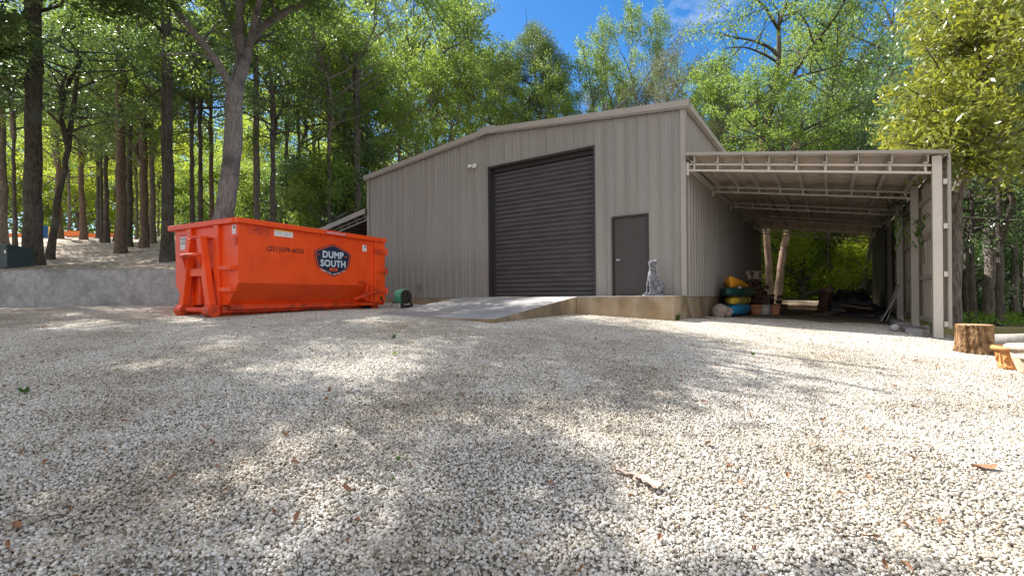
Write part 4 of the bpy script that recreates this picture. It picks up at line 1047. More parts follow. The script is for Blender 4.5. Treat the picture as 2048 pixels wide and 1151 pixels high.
# hose reel by the wall
hp = at_ground(806, 14.6)
t = empty('hose_reel', (hp.x, hp.y, hp.z), TH - .1, 'hose reel with green garden hose and dark frame by the left wall', 'hose reel')
mb = MB()
for k in range(7): mb.tube([(-.17 + .045*k + .01*math.sin(k), .205*math.cos(a), .36 + .205*math.sin(a)) for a in [2*math.pi*i/24 for i in range(25)]], .022, 7, cap=False)
for k in range(5): mb.tube([(-.15 + .06*k + .05*math.sin(a), .225*math.cos(a), .36 + .225*math.sin(a)) for a in [2*math.pi*i/24 for i in range(25)]], .013, 6, cap=False)
mb.tube([(-.19, 0, .36), (.16, 0, .36)], .19, 20)
mb.build('hose', M['hose'], t, True)
for x in (-.21, .16):
    mb = MB(); mb.tube([((x+.21)*1.0-.21 if x < 0 else x, 0, .36), (x + .015, 0, .36)], .215, 28); mb.tube([(x - .01, 0, .36), (x + .025, 0, .36)], .06, 12); mb.build('reel_disc', M['plastic'] if x < 0 else M['reelframe'], t, bevel=.003)
mb = MB(); mb.beam((.21, -.2, 0), (.21, -.02, .56), .04, .05); mb.beam((.21, .2, 0), (.21, .02, .56), .04, .05); mb.box(.19, .23, -.2, .2, .02, .10); mb.box(-.30, -.26, -.2, .2, .0, .2); mb.box(-.26, .19, .16, .20, .0, .1); mb.tube([(.23, 0, .36), (.30, 0, .36), (.30, -.12, .25), (.38, -.12, .25)], .014, 8)
mb.build('frame', M['reelframe'], t, bevel=.004)
mb = MB(); mb.box(-.28, .15, -.26, -.205, .01, .16); mb.build('base_tray', M['plastic'], t, bevel=.01)
mb = MB(); mb.tube([(.32, .05, .07), (.36, .05, .07)], .07, 14); mb.build('wheel', M['reelframe'], t)

# teal utility cabinet on the slope at the far left
ub = ray(0, 540, 15.9); uz = hill(ub.x, 15.9)
t = empty('utility_cabinet', (ub.x + .12, 16.0, uz - .05), 0, 'dark teal metal utility cabinet above the retaining wall at far left', 'cabinet')
mb = MB(); mb.prism([(-.45, 0), (.45, 0), (.45, .70), (-.45, .78)], -.8, .50, axis='x'); mb.build('body', M['teal'], t, bevel=.02)
mb = MB(); mb.prism([(-.47, .70), (.47, .70), (.47, .73), (-.47, .81)], -.82, .52, axis='x'); mb.build('lid', M['teal'], t, bevel=.01)
mb = MB(); mb.box(.41, .47, -.456, -.4505, .50, .60); mb.build('notice', M['white'], t)

# far details on the hill: barriers, blue barrel, yellow bag
for k, (xa, xb, Y, lab) in enumerate(((16, 50, 42, 'orange plastic barrier left of the big dark trunk on the crest'), (122, 162, 43, 'orange plastic barrier right of the leaning dark trunk'), (176, 240, 44, 'longest orange plastic barrier far between the trunks'))):
    x0, x1 = (xa - 1024)/F*Y, (xb - 1024)/F*Y; z = hill((x0+x1)/2, Y)
    t = empty('barrier', (x0, Y, z), 0, lab, 'barrier', 'orange barriers along the crest')
    mb = MB(); n = max(2, int((x1 - x0) / 1.2)); 
    for i in range(n): mb.box((x1-x0)/n*i + .03, (x1-x0)/n*(i+1) - .03, -.05, .05, .12, .62)
    for i in range(n+1): mb.box((x1-x0)/n*i - .03, (x1-x0)/n*i + .03, -.06, .06, -.1, .70)
    mb.build('barrier_panel', M['orangefence'], t)
x0 = (86 - 1024)/F*38; t = empty('barrel', (x0, 38, hill(x0, 38)), 0, 'blue barrel far up the wooded slope', 'barrel')
mb = MB(); mb.lathe([(.32, 0), (.33, .1), (.35, .3), (.33, .34), (.35, .6), (.33, .64), (.35, .8), (.32, 1.0)], 18); mb.build('drum', M['bluepaint'], t)
x0 = (107 - 1024)/F*37; t = empty('yellow_barrel', (x0, 37, hill(x0, 37)), 0, 'bright yellow barrel beside the blue barrel on the slope', 'barrel')
mb = MB(); mb.lathe([(.25, 0), (.27, .2), (.25, .4), (.25, .75), (.2, .8)], 16); mb.build('drum', M['yellowv'], t)

# ------------------------------------------------------------------ dog statue
def skin_figure(name, chains, mat_, parent, sub=2, disp=0.0):
    """chains: list of [(x,y,z,rx,ry), ...]; the first chain is the root, others start at an existing joint"""
    vs, es, rr, key = [], [], [], {}
    for ch in chains:
        prev = None
        for (x, y, z, r) in ch:
            k = (round(x, 4), round(y, 4), round(z, 4))
            if k not in key: key[k] = len(vs); vs.append((x, y, z)); rr.append(r)
            if prev is not None and prev != key[k]: es.append((prev, key[k]))
            prev = key[k]
    me = bpy.data.meshes.new(name); me.from_pydata(vs, es, []); o = bpy.data.objects.new(name, me); COL.objects.link(o)
    md = o.modifiers.new('skin', 'SKIN'); md.use_smooth_shade = True
    if not me.skin_vertices: pass
    for i, r in enumerate(rr):
        a = me.skin_vertices[0].data[i]; a.radius = (r, r); a.use_root = (i == 0)
    sb = o.modifiers.new('sub', 'SUBSURF'); sb.levels = sub; sb.render_levels = sub
    bpy.context.view_layer.update()
    m2 = bpy.data.meshes.new_from_object(o.evaluated_get(bpy.context.evaluated_depsgraph_get()))
    bpy.data.objects.remove(o); m2.name = name; m2.materials.clear(); m2.materials.append(mat_)
    m2.polygons.foreach_set('use_smooth', [True]*len(m2.polygons))
    q = bpy.data.objects.new(name, m2); COL.objects.link(q); q.parent = parent; return q
def blob_mesh(name, balls, m, parent, vox=.011, rough_=.0):
    """smooth union of ellipsoids and tapered limbs into one continuous surface"""
    bm = bmesh.new()
    for b in balls:
        if b[0] == 'e':
            _, c, r, rot = b
            Mx = Matrix.Translation(c) @ Euler(rot).to_matrix().to_4x4() @ Matrix.Diagonal((*r, 1))
            bmesh.ops.create_icosphere(bm, subdivisions=3, radius=1, matrix=Mx)
        else:
            _, p, q, r0, r1 = b; p, q = Vector(p), Vector(q); n = 7
            for i in range(n + 1):
                t_ = i / n; c = p.lerp(q, t_); r = r0 + (r1 - r0) * t_
                bmesh.ops.create_icosphere(bm, subdivisions=2, radius=r, matrix=Matrix.Translation(c))
    me = bpy.data.meshes.new(name); bm.to_mesh(me); bm.free()
    o = bpy.data.objects.new(name, me); COL.objects.link(o)
    rm = o.modifiers.new('r', 'REMESH'); rm.mode = 'VOXEL'; rm.voxel_size = vox; rm.use_smooth_shade = True
    sm = o.modifiers.new('s', 'SMOOTH'); sm.iterations = 4; sm.factor = .5
    bpy.context.view_layer.update()
    m2 = bpy.data.meshes.new_from_object(o.evaluated_get(bpy.context.evaluated_depsgraph_get()))
    bpy.data.objects.remove(o); m2.materials.clear(); m2.materials.append(m)
    m2.polygons.foreach_set('use_smooth', [True]*len(m2.polygons))
    q = bpy.data.objects.new(name, m2); COL.objects.link(q); q.parent = parent; return q
# figure coordinates: x = towards the viewer's right, y = away, z up
dp = B2W(-.62, -.55)
dog = empty('dog_statue', (dp.x, dp.y, SLAB + .001), math.radians(-6), 'grey cast stone statue of a sitting dog beside the entry door', 'statue')
mb = MB(); mb.box(-.26, .26, -.17, .17, 0, .04); mb.build('plinth', M['stonefig'], dog, bevel=.008)
balls = [
 ('e', (.12, .02, .22), (.135, .13, .165), (0, .35, 0)),      # rump
 ('e', (.03, 0, .36), (.115, .11, .19), (0, -.38, 0)),        # loin
 ('e', (-.045, -.01, .49), (.105, .11, .15), (0, -.25, 0)),   # chest
 ('e', (-.075, -.03, .44), (.075, .09, .12), (0, 0, 0)),
 ('c', (-.03, 0, .58), (-.045, 0, .75), .095, .072),          # neck
 ('e', (-.05, 0, .815), (.080, .074, .072), (0, 0, 0)),       # skull
 ('c', (-.01, -.015, .825), (.055, -.035, .855), .055, .040),  # muzzle lifted to the right
 ('e', (.068, -.037, .868), (.030, .028, .024), (0, 0, 0)),
 ('c', (0, -.012, .785), (.050, -.03, .810), .036, .024),     # lower jaw
 ('e', (-.085, -.06, .785), (.036, .020, .072), (.3, -.25, 0)),# ear
 ('e', (-.095, .055, .785), (.036, .020, .072), (-.3, -.25, 0)),
 ('c', (-.07, -.07, .46), (-.105, -.08, .26), .052, .032), ('c', (-.105, -.08, .26), (-.10, -.085, .08), .030, .024), ('e', (-.12, -.09, .058), (.05, .03, .026), (0, 0, 0)),
 ('c', (-.10, .05, .46), (-.15, .05, .26), .050, .032), ('c', (-.15, .05, .26), (-.165, .04, .08), .030, .024), ('e', (-.185, .035, .058), (.05, .03, .026), (0, 0, 0)),
 ('e', (.10, -.10, .185), (.115, .055, .125), (0, .2, 0)),     # thigh
 ('c', (.03, -.12, .13), (.09, -.125, .07), .042, .03), ('e', (.015, -.13, .06), (.075, .032, .026), (0, 0, 0)),
 ('e', (.12, .10, .18), (.11, .055, .12), (0, .2, 0)), ('e', (.04, .12, .06), (.075, .032, .026), (0, 0, 0)),
 ('c', (.22, .02, .09), (.235, -.10, .06), .026, .016), ('c', (.235, -.10, .06), (.14, -.16, .055), .016, .010),
]
blob_mesh('body', balls, M['stonefig'], dog)
mb = MB(); mb.lathe([(.002, -.012), (.012, -.006), (.013, .004), (.002, .012)], 10, (.100, -.042, .882)); mb.build('nose', M['black'], dog, True)
mb = MB()
for y in (-.058, .03): mb.lathe([(.001, -.008), (.008, 0), (.001, .008)], 8, (.005, y - (.012 if y < 0 else -.02), .85))
mb.build('eye', M['black'], dog, True)

# dry palm sheath, brown leaf, leaf litter and weeds on the gravel
def dry_frond():
    c = ray(1282, 962, 1); Y = 2.05
    for _ in range(20):
        p = ray(1282, 962, Y); Y *= 1 + .3 * ((p.z - yard(p.x, Y)) / max(.2, ZC - p.z)); 
    return ray(1282, 962, Y)
fp = dry_frond()
t = empty('dry_palm_sheath', (fp.x, fp.y, yard(fp.x, fp.y) + .012), 0, 'curled dry pinkish brown palm sheath lying on the gravel', 'dead leaf')
mb = MB(); vs = []; fs = []; n = 26
ctr = [(-.125, .10), (-.07, .055), (-.02, .01), (.01, -.03), (.03, -.08), (.05, -.13)]; wd = [.012, .022, .020, .024, .040, .034]
for i in range(n + 1):
    f = i / n * (len(ctr) - 1); k = min(int(f), len(ctr) - 2); u = f - k
    cx, cy = [ctr[k][j] * (1-u) + ctr[k+1][j] * u for j in (0, 1)]; w = wd[k] * (1-u) + wd[k+1] * u
    dx, dy = ctr[k+1][0] - ctr[k][0], ctr[k+1][1] - ctr[k][1]; l = math.hypot(dx, dy); nx_, ny_ = -dy/l, dx/l
    for j in range(9):
        v = j/4 - 1; vs.append((cx + nx_*w*v, cy + ny_*w*v, .010 + .014*abs(v)**1.5 + .006*math.sin(i*.9) + .004*math.sin(j*2.1 + i*.3)))
for i in range(n):
    for j in range(8): a = i*9+j; fs.append((a, a+1, a+10, a+9))
mb.add(vs, fs); mb.build('blade', M['frond'], t, True)
mb = MB(); mb.tube([(-.03, .0, .012), (-.05, -.03, .015), (-.035, -.06, .012)], [.012, .008, .005], 6); mb.build('torn_strip', M['frond'], t, True)

def leaf_mesh(seed, L=.06):
    rng = random.Random(seed); mb = MB(); n = 8; vs = []; fs = []
    for i in range(n + 1):
        t_ = i/n; w = L*.28*math.sin(math.pi*min(1, t_*1.05+.02))**.8 if t_ < 1 else 0.001
        for j in (-1, 0, 1): vs.append((w*j, (t_-.5)*L, .010*abs(j) * (1+.5*math.sin(t_*5+seed)) + .010*math.sin(t_*3+seed)))
    for i in range(n):
        for j in (0, 1): a = i*3+j; fs.append((a, a+1, a+4, a+3))
    mb.add(vs, fs); me = bpy.data.meshes.new('leaf'); me.from_pydata(mb.v, [], mb.f); me.materials.append(M['brownleaf']); return me
lp = ray(1968, 938, 1); 
def hit(px, py):
    Y = 3.0
    for _ in range(40):
        p = ray(px, py, Y); g = yard(p.x, Y); Y = max(.8, min(24, Y * (ZC - g) / max(.05, (ZC - p.z))))
    p = ray(px, py, Y); return Vector((p.x, Y, yard(p.x, Y)))
c = hit(1968, 938); me = leaf_mesh(3, .15); o = link('brown_leaf', me, None, (c.x, c.y, c.z + .022), (0, 0, 1.5)); tag(o, 'large flat brown leaf lying on the bright gravel at right', 'leaf')
LV = bpy.data.collections.new('leaf_shapes')
for k in range(5): LV.objects.link(bpy.data.objects.new('leaf', leaf_mesh(10 + k, .026 + .008*k)))
rng = np.random.default_rng(31); pp, ro = [], []
for _ in range(210):
    y = 1.4 + 11 * rng.random()**1.7; x = rng.uniform(-1.15, 1.15) * y
    if not bool(gravel_mask(np.array(x), np.array(y))): continue
    bx, by = W2B(x, y)
    if bx < .1 and by > -5.0 and bx > -6.5: continue
    pp.append((x, y, yard(x, y) + .020)); ro.append((rng.normal(0, .25), rng.normal(0, .25), rng.uniform(0, 6.28)))
o = scatter_object('leaf_litter', pp, ro, LV); tag(o, 'scattered small dry brown leaves on the gravel', 'leaf litter', kind='stuff')

def weed(px, py, s, label, seed):
    c = hit(px, py); rng = random.Random(seed); mb = MB(); vs = []
    for k in range(11):
        a = rng.uniform(0, 6.28); L3 = s * rng.uniform(.5, 1); e = rng.uniform(.3, 1.2); w = s * .16
        d = Vector((math.cos(a)*math.cos(e), math.sin(a)*math.cos(e), math.sin(e))); q = Vector((-math.sin(a), math.cos(a), 0)) * w
        b0 = Vector((rng.uniform(-.2, .2)*s, rng.uniform(-.2, .2)*s, .01))
        mb.add([b0, b0 + d*L3*.5 + q, b0 + d*L3, b0 + d*L3*.5 - q], [(0, 1, 2, 3)])
    t = empty('weed', (c.x, c.y, c.z + .005), 0, label, 'weed', 'weeds sprouting in the gravel'); mb.build('leaves', M['grass'], t)
weed(50, 788, .09, 'leafy green weed in the gravel at the far left', 1)
weed(783, 966, .035, 'tiny bright green weed in the shaded gravel centre', 2)
weed(796, 925, .045, 'faint green weed just behind the tiny bright one', 3)
weed(788, 676, .09, 'small weed in front of the ramp foot', 4)
weed(790, 711, .08, 'pale green sprout a little nearer than the ramp weed', 5)
weed(1505, 712, .07, 'green sprout at the edge of the right tree shadow', 6)
weed(1012, 640, .16, 'weed tuft growing at the corner of the concrete ramp', 7)
weed(1356, 641, .22, 'low weed tuft at the corner of the concrete porch', 8)
# ------------------------------------------------------------------ trees
def leaf_quads(centres, per, sig, leaf, rng, aspect=.5, up=.6, size_var=.35):
    """leaf-sized quads scattered round cluster centres -> verts, quads, vary"""
    c = np.repeat(np.asarray(centres, float), per, axis=0); n = len(c)
    off = rng.normal(0, 1, (n, 3)); off /= np.maximum(1e-6, np.linalg.norm(off, axis=1))[:, None]
    off *= (rng.random(n)**.5)[:, None] * np.array(sig) * 1.7
    c = c + off
    nrm = rng.normal(0, 1, (n, 3)); nrm[:, 2] += up; nrm /= np.linalg.norm(nrm, axis=1)[:, None]
    t = rng.normal(0, 1, (n, 3)); t -= nrm * (t * nrm).sum(1)[:, None]; t /= np.maximum(1e-6, np.linalg.norm(t, axis=1))[:, None]
    b = np.cross(nrm, t); L = leaf * (1 + rng.uniform(-size_var, size_var, n))[:, None] / 2; Wd = L * aspect
    v = np.stack([c - t*L, c - b*Wd + t*L*.1, c + t*L, c + b*Wd + t*L*.1], 1).reshape(-1, 3)
    q = np.arange(4*n).reshape(-1, 4)
    cv = np.repeat(rng.random(len(centres)), per) * .55 + rng.random(n) * .45
    return v, q, np.repeat(cv, 4)

def join_crown(name, mb, leaves, mats):
    """limb tubes (quads only) and leaf quads in one crown mesh"""
    v, q, a = leaves
    if mb.v:
        lv = np.array(mb.v); lq = np.array([f for f in mb.f if len(f) == 4]); n = len(lv)
        V = np.concatenate([lv, v]); Q = np.concatenate([lq, q + n]); A = np.concatenate([np.zeros(n), a])
        mi = np.concatenate([np.ones(len(lq)), np.zeros(len(q))])
    else: V, Q, A, mi = v, q, a, np.zeros(len(q))
    return npmesh(name, V, Q, mats, mi, A)

def sub_limbs(mb, pts, r0, r1, rng, nper, ln, centres, lift=.25, spread=.8, start=.3, tips=3):
    """secondary branches off a limb; collects leaf cluster centres at their tips"""
    pts = [Vector(p) for p in pts]; seg = [(pts[i+1]-pts[i]).length for i in range(len(pts)-1)]; tot = sum(seg)
    n = max(2, int(tot * nper))
    for k in range(n):
        s = tot * (start + (1 - start) * (k + rng.uniform(0, 1)) / n); i = 0; s = min(s, tot - 1e-3)
        while i < len(seg) - 1 and s > seg[i]: s -= seg[i]; i += 1
        p = pts[i].lerp(pts[i+1], min(1, s / max(seg[i], 1e-4))); d = (pts[i+1]-pts[i]).normalized()
        f = (k + .5) / n; rr = (r0 + (r1 - r0) * f) * .5
        w = Vector((rng.gauss(0, 1), rng.gauss(0, 1), rng.gauss(0, .7) + lift)); w = w - d * w.dot(d)*.8
        w.normalize(); dr = (d * (1 - spread) + w * spread).normalized(); L2 = ln * rng.uniform(.6, 1.2) * (1.15 - .4*f)
        m1 = p + dr * L2 * .5 + Vector((rng.gauss(0, .1), rng.gauss(0, .1), .08)) * L2
        e = p + dr * L2 + Vector((rng.gauss(0, .1), rng.gauss(0, .1), rng.uniform(-.1, .2))) * L2
        mb.tube([p, m1, e], [rr, rr*.6, rr*.2 + .004], 5, cap=False)
        centres.append(e)
        for _ in range(tips):
            q = m1.lerp(e, rng.uniform(-.2, 1)); g = q + Vector((rng.gauss(0, 1), rng.gauss(0, 1), rng.gauss(.15, .7))) * L2 * .38
            mb.tube([q, g], [rr*.3 + .004, .004], 4, cap=False); centres.append(g)

def crown_proto(seed, H, R, nl, per, leaf, lm, bm, sig=.36, rise=.45, low=.05, prof=None, aspect=.5, nper=.9, lens=1.5, tips=3, up=.6):
    rng = random.Random(seed); nr = np.random.default_rng(seed); mb = MB(); cen = []
    lead = [Vector((0, 0, -.08)), Vector((0, 0, 0))] + [Vector((rng.gauss(0, .22), rng.gauss(0, .22), 0)) * i + Vector((0, 0, H * i / 6)) for i in range(1, 7)]
    lr = [.09, .13, .12, .10, .08, .06, .04, .015]; mb.tube(lead, lr, 7, cap=False)
    for k in range(nl):
        f = low + (1 - low) * (k + rng.random()) / nl; z = H * f * .92
        i = min(int(f * .92 * 6), 5); b = lead[i+1].lerp(lead[i+2] if i+2 < len(lead) else lead[i+1], f * .92 * 6 - i)
        pr = prof(f) if prof else (math.sin(math.pi * min(1, (f * .8 + .22)))**.7)
        Ln = R * pr * rng.uniform(.75, 1.15); az = k * 2.399 + rng.uniform(-.5, .5); el = rise * (.3 + f) + rng.uniform(-.15, .2)
        d = Vector((math.cos(az) * math.cos(el), math.sin(az) * math.cos(el), math.sin(el)))
        pts = [b, b + d * Ln * .35 + Vector((0, 0, .05*Ln)), b + d * Ln * .7 + Vector((rng.gauss(0, .08), rng.gauss(0, .08), .10)) * Ln, b + d * Ln + Vector((rng.gauss(0, .1), rng.gauss(0, .1), .08)) * Ln]
        r0 = .075 * (1 - f * .6) * (Ln / R + .3); mb.tube(pts, [r0, r0*.75, r0*.5, r0*.2], 5, cap=False)
        sub_limbs(mb, pts, r0, r0*.3, rng, nper, lens * (R/4), cen, tips=tips)
    lv = leaf_quads([tuple(c) for c in cen], per, (sig, sig, sig*.62), leaf, nr, aspect, up)
    return join_crown('crown', mb, lv, [lm, bm])

CR = {}
CR['A1'] = crown_proto(1, 10, 4.0, 27, 38, 0.164, M['leafA'], M['bark1'])
CR['A2'] = crown_proto(2, 10, 4.0, 22, 43, 0.159, M['leafA'], M['bark1'], sig=0.413, rise=.7)
CR['A3'] = crown_proto(3, 10, 4.0, 20, 47, 0.169, M['leafA'], M['bark2'], sig=0.344, rise=.3)
CR['B1'] = crown_proto(4, 10, 4.0, 24, 51, 0.164, M['leafB'], M['bark1'], rise=.6)
CR['B2'] = crown_proto(5, 10, 4.0, 20, 51, 0.175, M['leafB'], M['bark1'], sig=0.310, rise=.8)
CR['D1'] = crown_proto(6, 10, 4.0, 27, 43, 0.148, M['leafD'], M['bark2'], sig=0.387, rise=.2)
CR['D2'] = crown_proto(7, 10, 4.0, 24, 43, 0.159, M['leafD'], M['bark2'], sig=0.344, rise=.0)
CR['G1'] = crown_proto(8, 8, 4.5, 27, 80, 0.097, M['leafG'], M['bark1'], sig=.40, rise=.4, aspect=.45)
CR['Y1'] = crown_proto(9, 10, 4.0, 21, 48, 0.179, M['leafY'], M['bark1'], sig=0.430, rise=.4)
CR['Y2'] = crown_proto(10, 10, 4.0, 21, 45, 0.179, M['leafY'], M['bark1'], sig=0.387, rise=.2)
CR['P1'] = crown_proto(11, 9, 3.2, 26, 161, 0.20, M['leafP'], M['barkred'], sig=.46, rise=.3, aspect=.16, nper=.7, lens=1.1, tips=2, up=0)
CR['X1'] = crown_proto(21, 10, 4.0, 20, 240, .19, M['leafS'], M['bark1'], sig=.50, rise=.4, nper=.8)
# shrubs grow from the ground
CR['S1'] = crown_proto(12, 3, 1.8, 16, 96, 0.110, M['leafD'], M['bark2'], sig=.36, rise=.3, low=.0, nper=1.4)
CR['S2'] = crown_proto(13, 3, 1.8, 16, 88, 0.110, M['leafB'], M['bark2'], sig=.36, rise=.3, low=.0, nper=1.4)
CR['S4'] = crown_proto(15, 3, 1.8, 14, 90, .11, M['leafY'], M['bark2'], sig=.36, rise=.4, low=.0, nper=1.4)
CR['S3'] = crown_proto(14, 3, 1.8, 16, 88, 0.110, M['leafA'], M['bark2'], sig=.36, rise=.5, low=.0, nper=1.4)

def trunk_part(root, pts, r, bm, n=12, flare=1.6, tip=.55, seed=0):
    """one tapered, slightly wavering trunk through pts (relative to the root)"""
    rng = random.Random(seed); P = []; Rr = []
    m = 16
    segs = len(pts) - 1
    for i in range(m + 1):
        f = i / m * segs; k = min(int(f), segs - 1); p = Vector(pts[k]).lerp(Vector(pts[k+1]), f - k)
        if i not in (0,): p += Vector((rng.gauss(0, .12*r), rng.gauss(0, .12*r), 0))
        h = p.z - pts[0][2]; P.append(p); Rr.append(r * (1 + (flare - 1) * math.exp(-h / (.35 + r))) * (1 - (1 - tip) * i / m) * (1 + rng.uniform(-.04, .04)))
    mb = MB(); mb.tube(P, Rr, n, cap=False); return mb.build('trunk', bm, root, True)

_seed = [0]
def tree(px, d, dia, kind, label, hc=4.0, top=None, H=10, R=3.6, lean=0.0, bm='bark1', cat='tree', crowns=None, group=None, hill_=None, name='tree', leany=0.0, taper=.5):
    """px: photo column of the foot, d: distance, dia: trunk width in metres, hc: crown base height, H: crown height"""
    _seed[0] += 1; rng = random.Random(_seed[0] * 7 + 1)
    x = (px - 1024) / F * d; z = ground(x, d) - .08
    if top is not None:          # photo row of the crown top
        H = (HY - top) / F * d + ZC - z - hc
    root = empty(name, (x, d, z), 0, label, cat, group)
    tx = lean * (hc + 2.0) ; ty = leany * (hc + 2)
    pts = [(0, 0, -.2), (tx * .25, ty*.25, (hc + 2) * .33), (tx * .6, ty*.6, (hc + 2) * .66), (tx, ty, hc + 2.0 + H * .25)]
    trunk_part(root, pts, dia / 2, M[bm], tip=taper, seed=_seed[0])
    me = CR[kind]; H0 = 8 if kind == 'G1' else 9 if kind == 'P1' else 10; R0 = 4.5 if kind == 'G1' else 3.2 if kind == 'P1' else 4.0
    z1, z2, z3 = (hc + 2) * .33, (hc + 2) * .66, hc + 2.0 + H * .25
    q = .25 + .35 * (hc - z1) / (z2 - z1) if hc < z2 else .6 + .4 * (hc - z2) / (z3 - z2)
    c = link('crown', me, root, (tx * q, ty * q, hc), (0, 0, rng.uniform(0, 6.28)), (R / R0, R / R0, H / H0))
    return root
def shrub(px, d, s, kind, label, sz=None, group=None, px_y=None):
    _seed[0] += 1; rng = random.Random(_seed[0] * 5 + 3); x = (px - 1024) / F * d
    root = empty('shrub', (x, d, ground(x, d) - .15), 0, label, 'shrub', group)
    link('foliage', CR[kind], root, (0, 0, 0), (0, 0, rng.uniform(0, 6.28)), (s, s, sz or s)); return root

# --- wooded slope at the left
tree(3, 27, .60, 'A1', 'thick straight trunk cut by the far left edge of the photo', 7.0, H=11, lean=.01)
tree(66, 16.9, .52, 'A3', 'big dark straight tree with flared foot nearest the utility cabinet', 8.6, H=9, R=3.2, bm='bark2', lean=.015, taper=.8)
tree(99, 19.0, .27, 'D1', 'slim dark tree leaning right beside the big dark trunk', 4.6, H=7, R=3.2, lean=.20, bm='bark2')
tree(118, 36, .50, 'A2', 'upright brown trunk just right of the slim leaning tree', 5.5, H=12, bm='barkred')
tree(140, 44, .30, 'Y1', 'thin far trunk in the bright gap right of the leaning tree', 4.5, H=9, bm='bark1')
tree(169, 34, .44, 'A1', 'brown trunk leaning slightly left on the middle of the slope', 5, H=11, lean=-.05, bm='barkred')
tree(198, 36, .34, 'D2', 'left of two close dark trunks on the middle slope', 5, H=9, lean=.0, bm='bark2')
tree(214, 31, .34, 'B1', 'right of two close dark trunks on the middle slope', 5, H=10, bm='bark2')
tree(228, 33, .16, 'A3', 'sapling leaning right behind the two close dark trunks', 4.2, H=6, R=2.4, lean=.22, bm='bark2')
tree(243, 23.5, .44, 'A2', 'reddish brown trunk standing clear in the middle of the slope', 7.5, H=9, bm='barkred', taper=.75)
tree(259, 27.5, .40, 'D1', 'dark trunk just behind the reddish brown one on the slope', 6, H=9, bm='bark2', lean=.02)
tree(275, 36, .24, 'Y2', 'thin upright trunk between the reddish trunk and the flaring trunk', 4.2, H=9)
tree(290, 25.5, .40, 'A1', 'brown trunk widening upward left of the dark trunk by the dumpster', 4.2, H=8, R=3.4, bm='barkred', taper=.9)
tree(306, 31, .42, 'B2', 'pale brown trunk behind the upward widening trunk', 5.5, H=10)
tree(318, 42, .18, 'Y1', 'thin far stem left of the dark trunk by the dumpster', 4, H=8)
tree(337, 18.2, .42, 'D2', 'tall dark trunk rising right behind the dumpster hook end', 7.6, H=9, R=3.0, bm='bark2', taper=.8)
tree(386, 22.5, .24, 'D1', 'left of two slim dark stems above the dumpster hook end', 6, H=8, R=3, bm='bark2')
tree(403, 24, .26, 'A3', 'right of two slim dark stems above the dumpster hook end', 6.5, H=9, R=3, bm='bark2')
tree(425, 30, .34, 'B1', 'brown trunk just left of the pale forked tree', 6, H=9, bm='barkred')
tree(515, 24, .34, 'B1', 'tall slim trunk right of the pale forked tree', 9.0, H=8, R=3.0, taper=.75)
tree(547, 23, .32, 'D1', 'dark slim trunk above the middle of the dumpster', 5.0, H=7, R=2.6, bm='bark2')
tree(575, 34, .36, 'B2', 'shaded trunk behind the dumpster between two slim dark stems', 7, H=11)
tree(601, 30, .24, 'A2', 'slim stem above the phone number of the dumpster', 6, H=9, bm='bark2')
tree(630, 38, .34, 'B1', 'brownish far trunk above the dumpster badge', 7, H=13)
tree(660, 25, .26, 'A1', 'slim dark trunk left of the left lean-to roof', 6, H=9, R=3.0, bm='bark2')
tree(691, 29, .46, 'D2', 'wide grey trunk just left of the tall trunk beside the building', 9, H=9, R=3.4)
tree(716, 26.5, .46, 'B1', 'tall dark blotched trunk rising beside the building left corner', 10, H=9, R=3.2, bm='bark2', taper=.8)
tree(640, 27, .20, 'D1', 'drooping dark evergreen left of the building corner', 2.6, H=6.5, R=2.8, bm='bark2')
tree(738, 31, .22, 'A3', 'drooping mid green tree hanging over the left lean-to', 3.2, H=9, R=3.4, bm='bark2')
# further back, crest of the slope
LBL = ['far bright tree at the left end of the crest', 'far bright tree behind the thick edge trunk', 'far bright tree behind the big dark trunk', 'far bright tree over the blue barrel',
       'far bright tree over the longest orange barrier', 'far bright tree behind the two close trunks', 'far bright tree behind the reddish trunk', 'far bright tree behind the widening trunk',
       'far bright tree left above the dumpster rim', 'far bright tree behind the pale forked trunk', 'far green tree behind the slim trunks over the dumpster', 'far green tree over the dumpster middle', 'far green tree over the dumpster badge', 'far green tree over the left lean-to']
for k, px in enumerate([-60, 10, 62, 112, 160, 205, 255, 300, 352, 430, 500, 560, 625, 690]):
    tree(px, 52 + (k * 7) % 13, .34, ('Y1', 'Y2', 'B1')[k % 3] if k < 10 else ('B2', 'Y1', 'A2')[k % 3], LBL[k], 1.6 + (k % 3) * .5, H=12 + k % 4, R=5.2, bm='bark1', group='far trees along the crest')
LBL2 = ['very far tree at the left edge of the skyline', 'very far tree high between the left trunks', 'very far tree high left of the reddish trunk', 'very far tree high left of the forked tree', 'very far tree high right of the forked tree', 'very far tree high over the dumpster', 'very far tree high left of the building']
for k, px in [(1, 90), (3, 300), (5, 540), (6, 650)]:
    tree(px, 74 + (k * 5) % 9, .4, ('B1', 'A2', 'B2')[k % 3], LBL2[k], 6, H=24, R=8, group='very far trees')
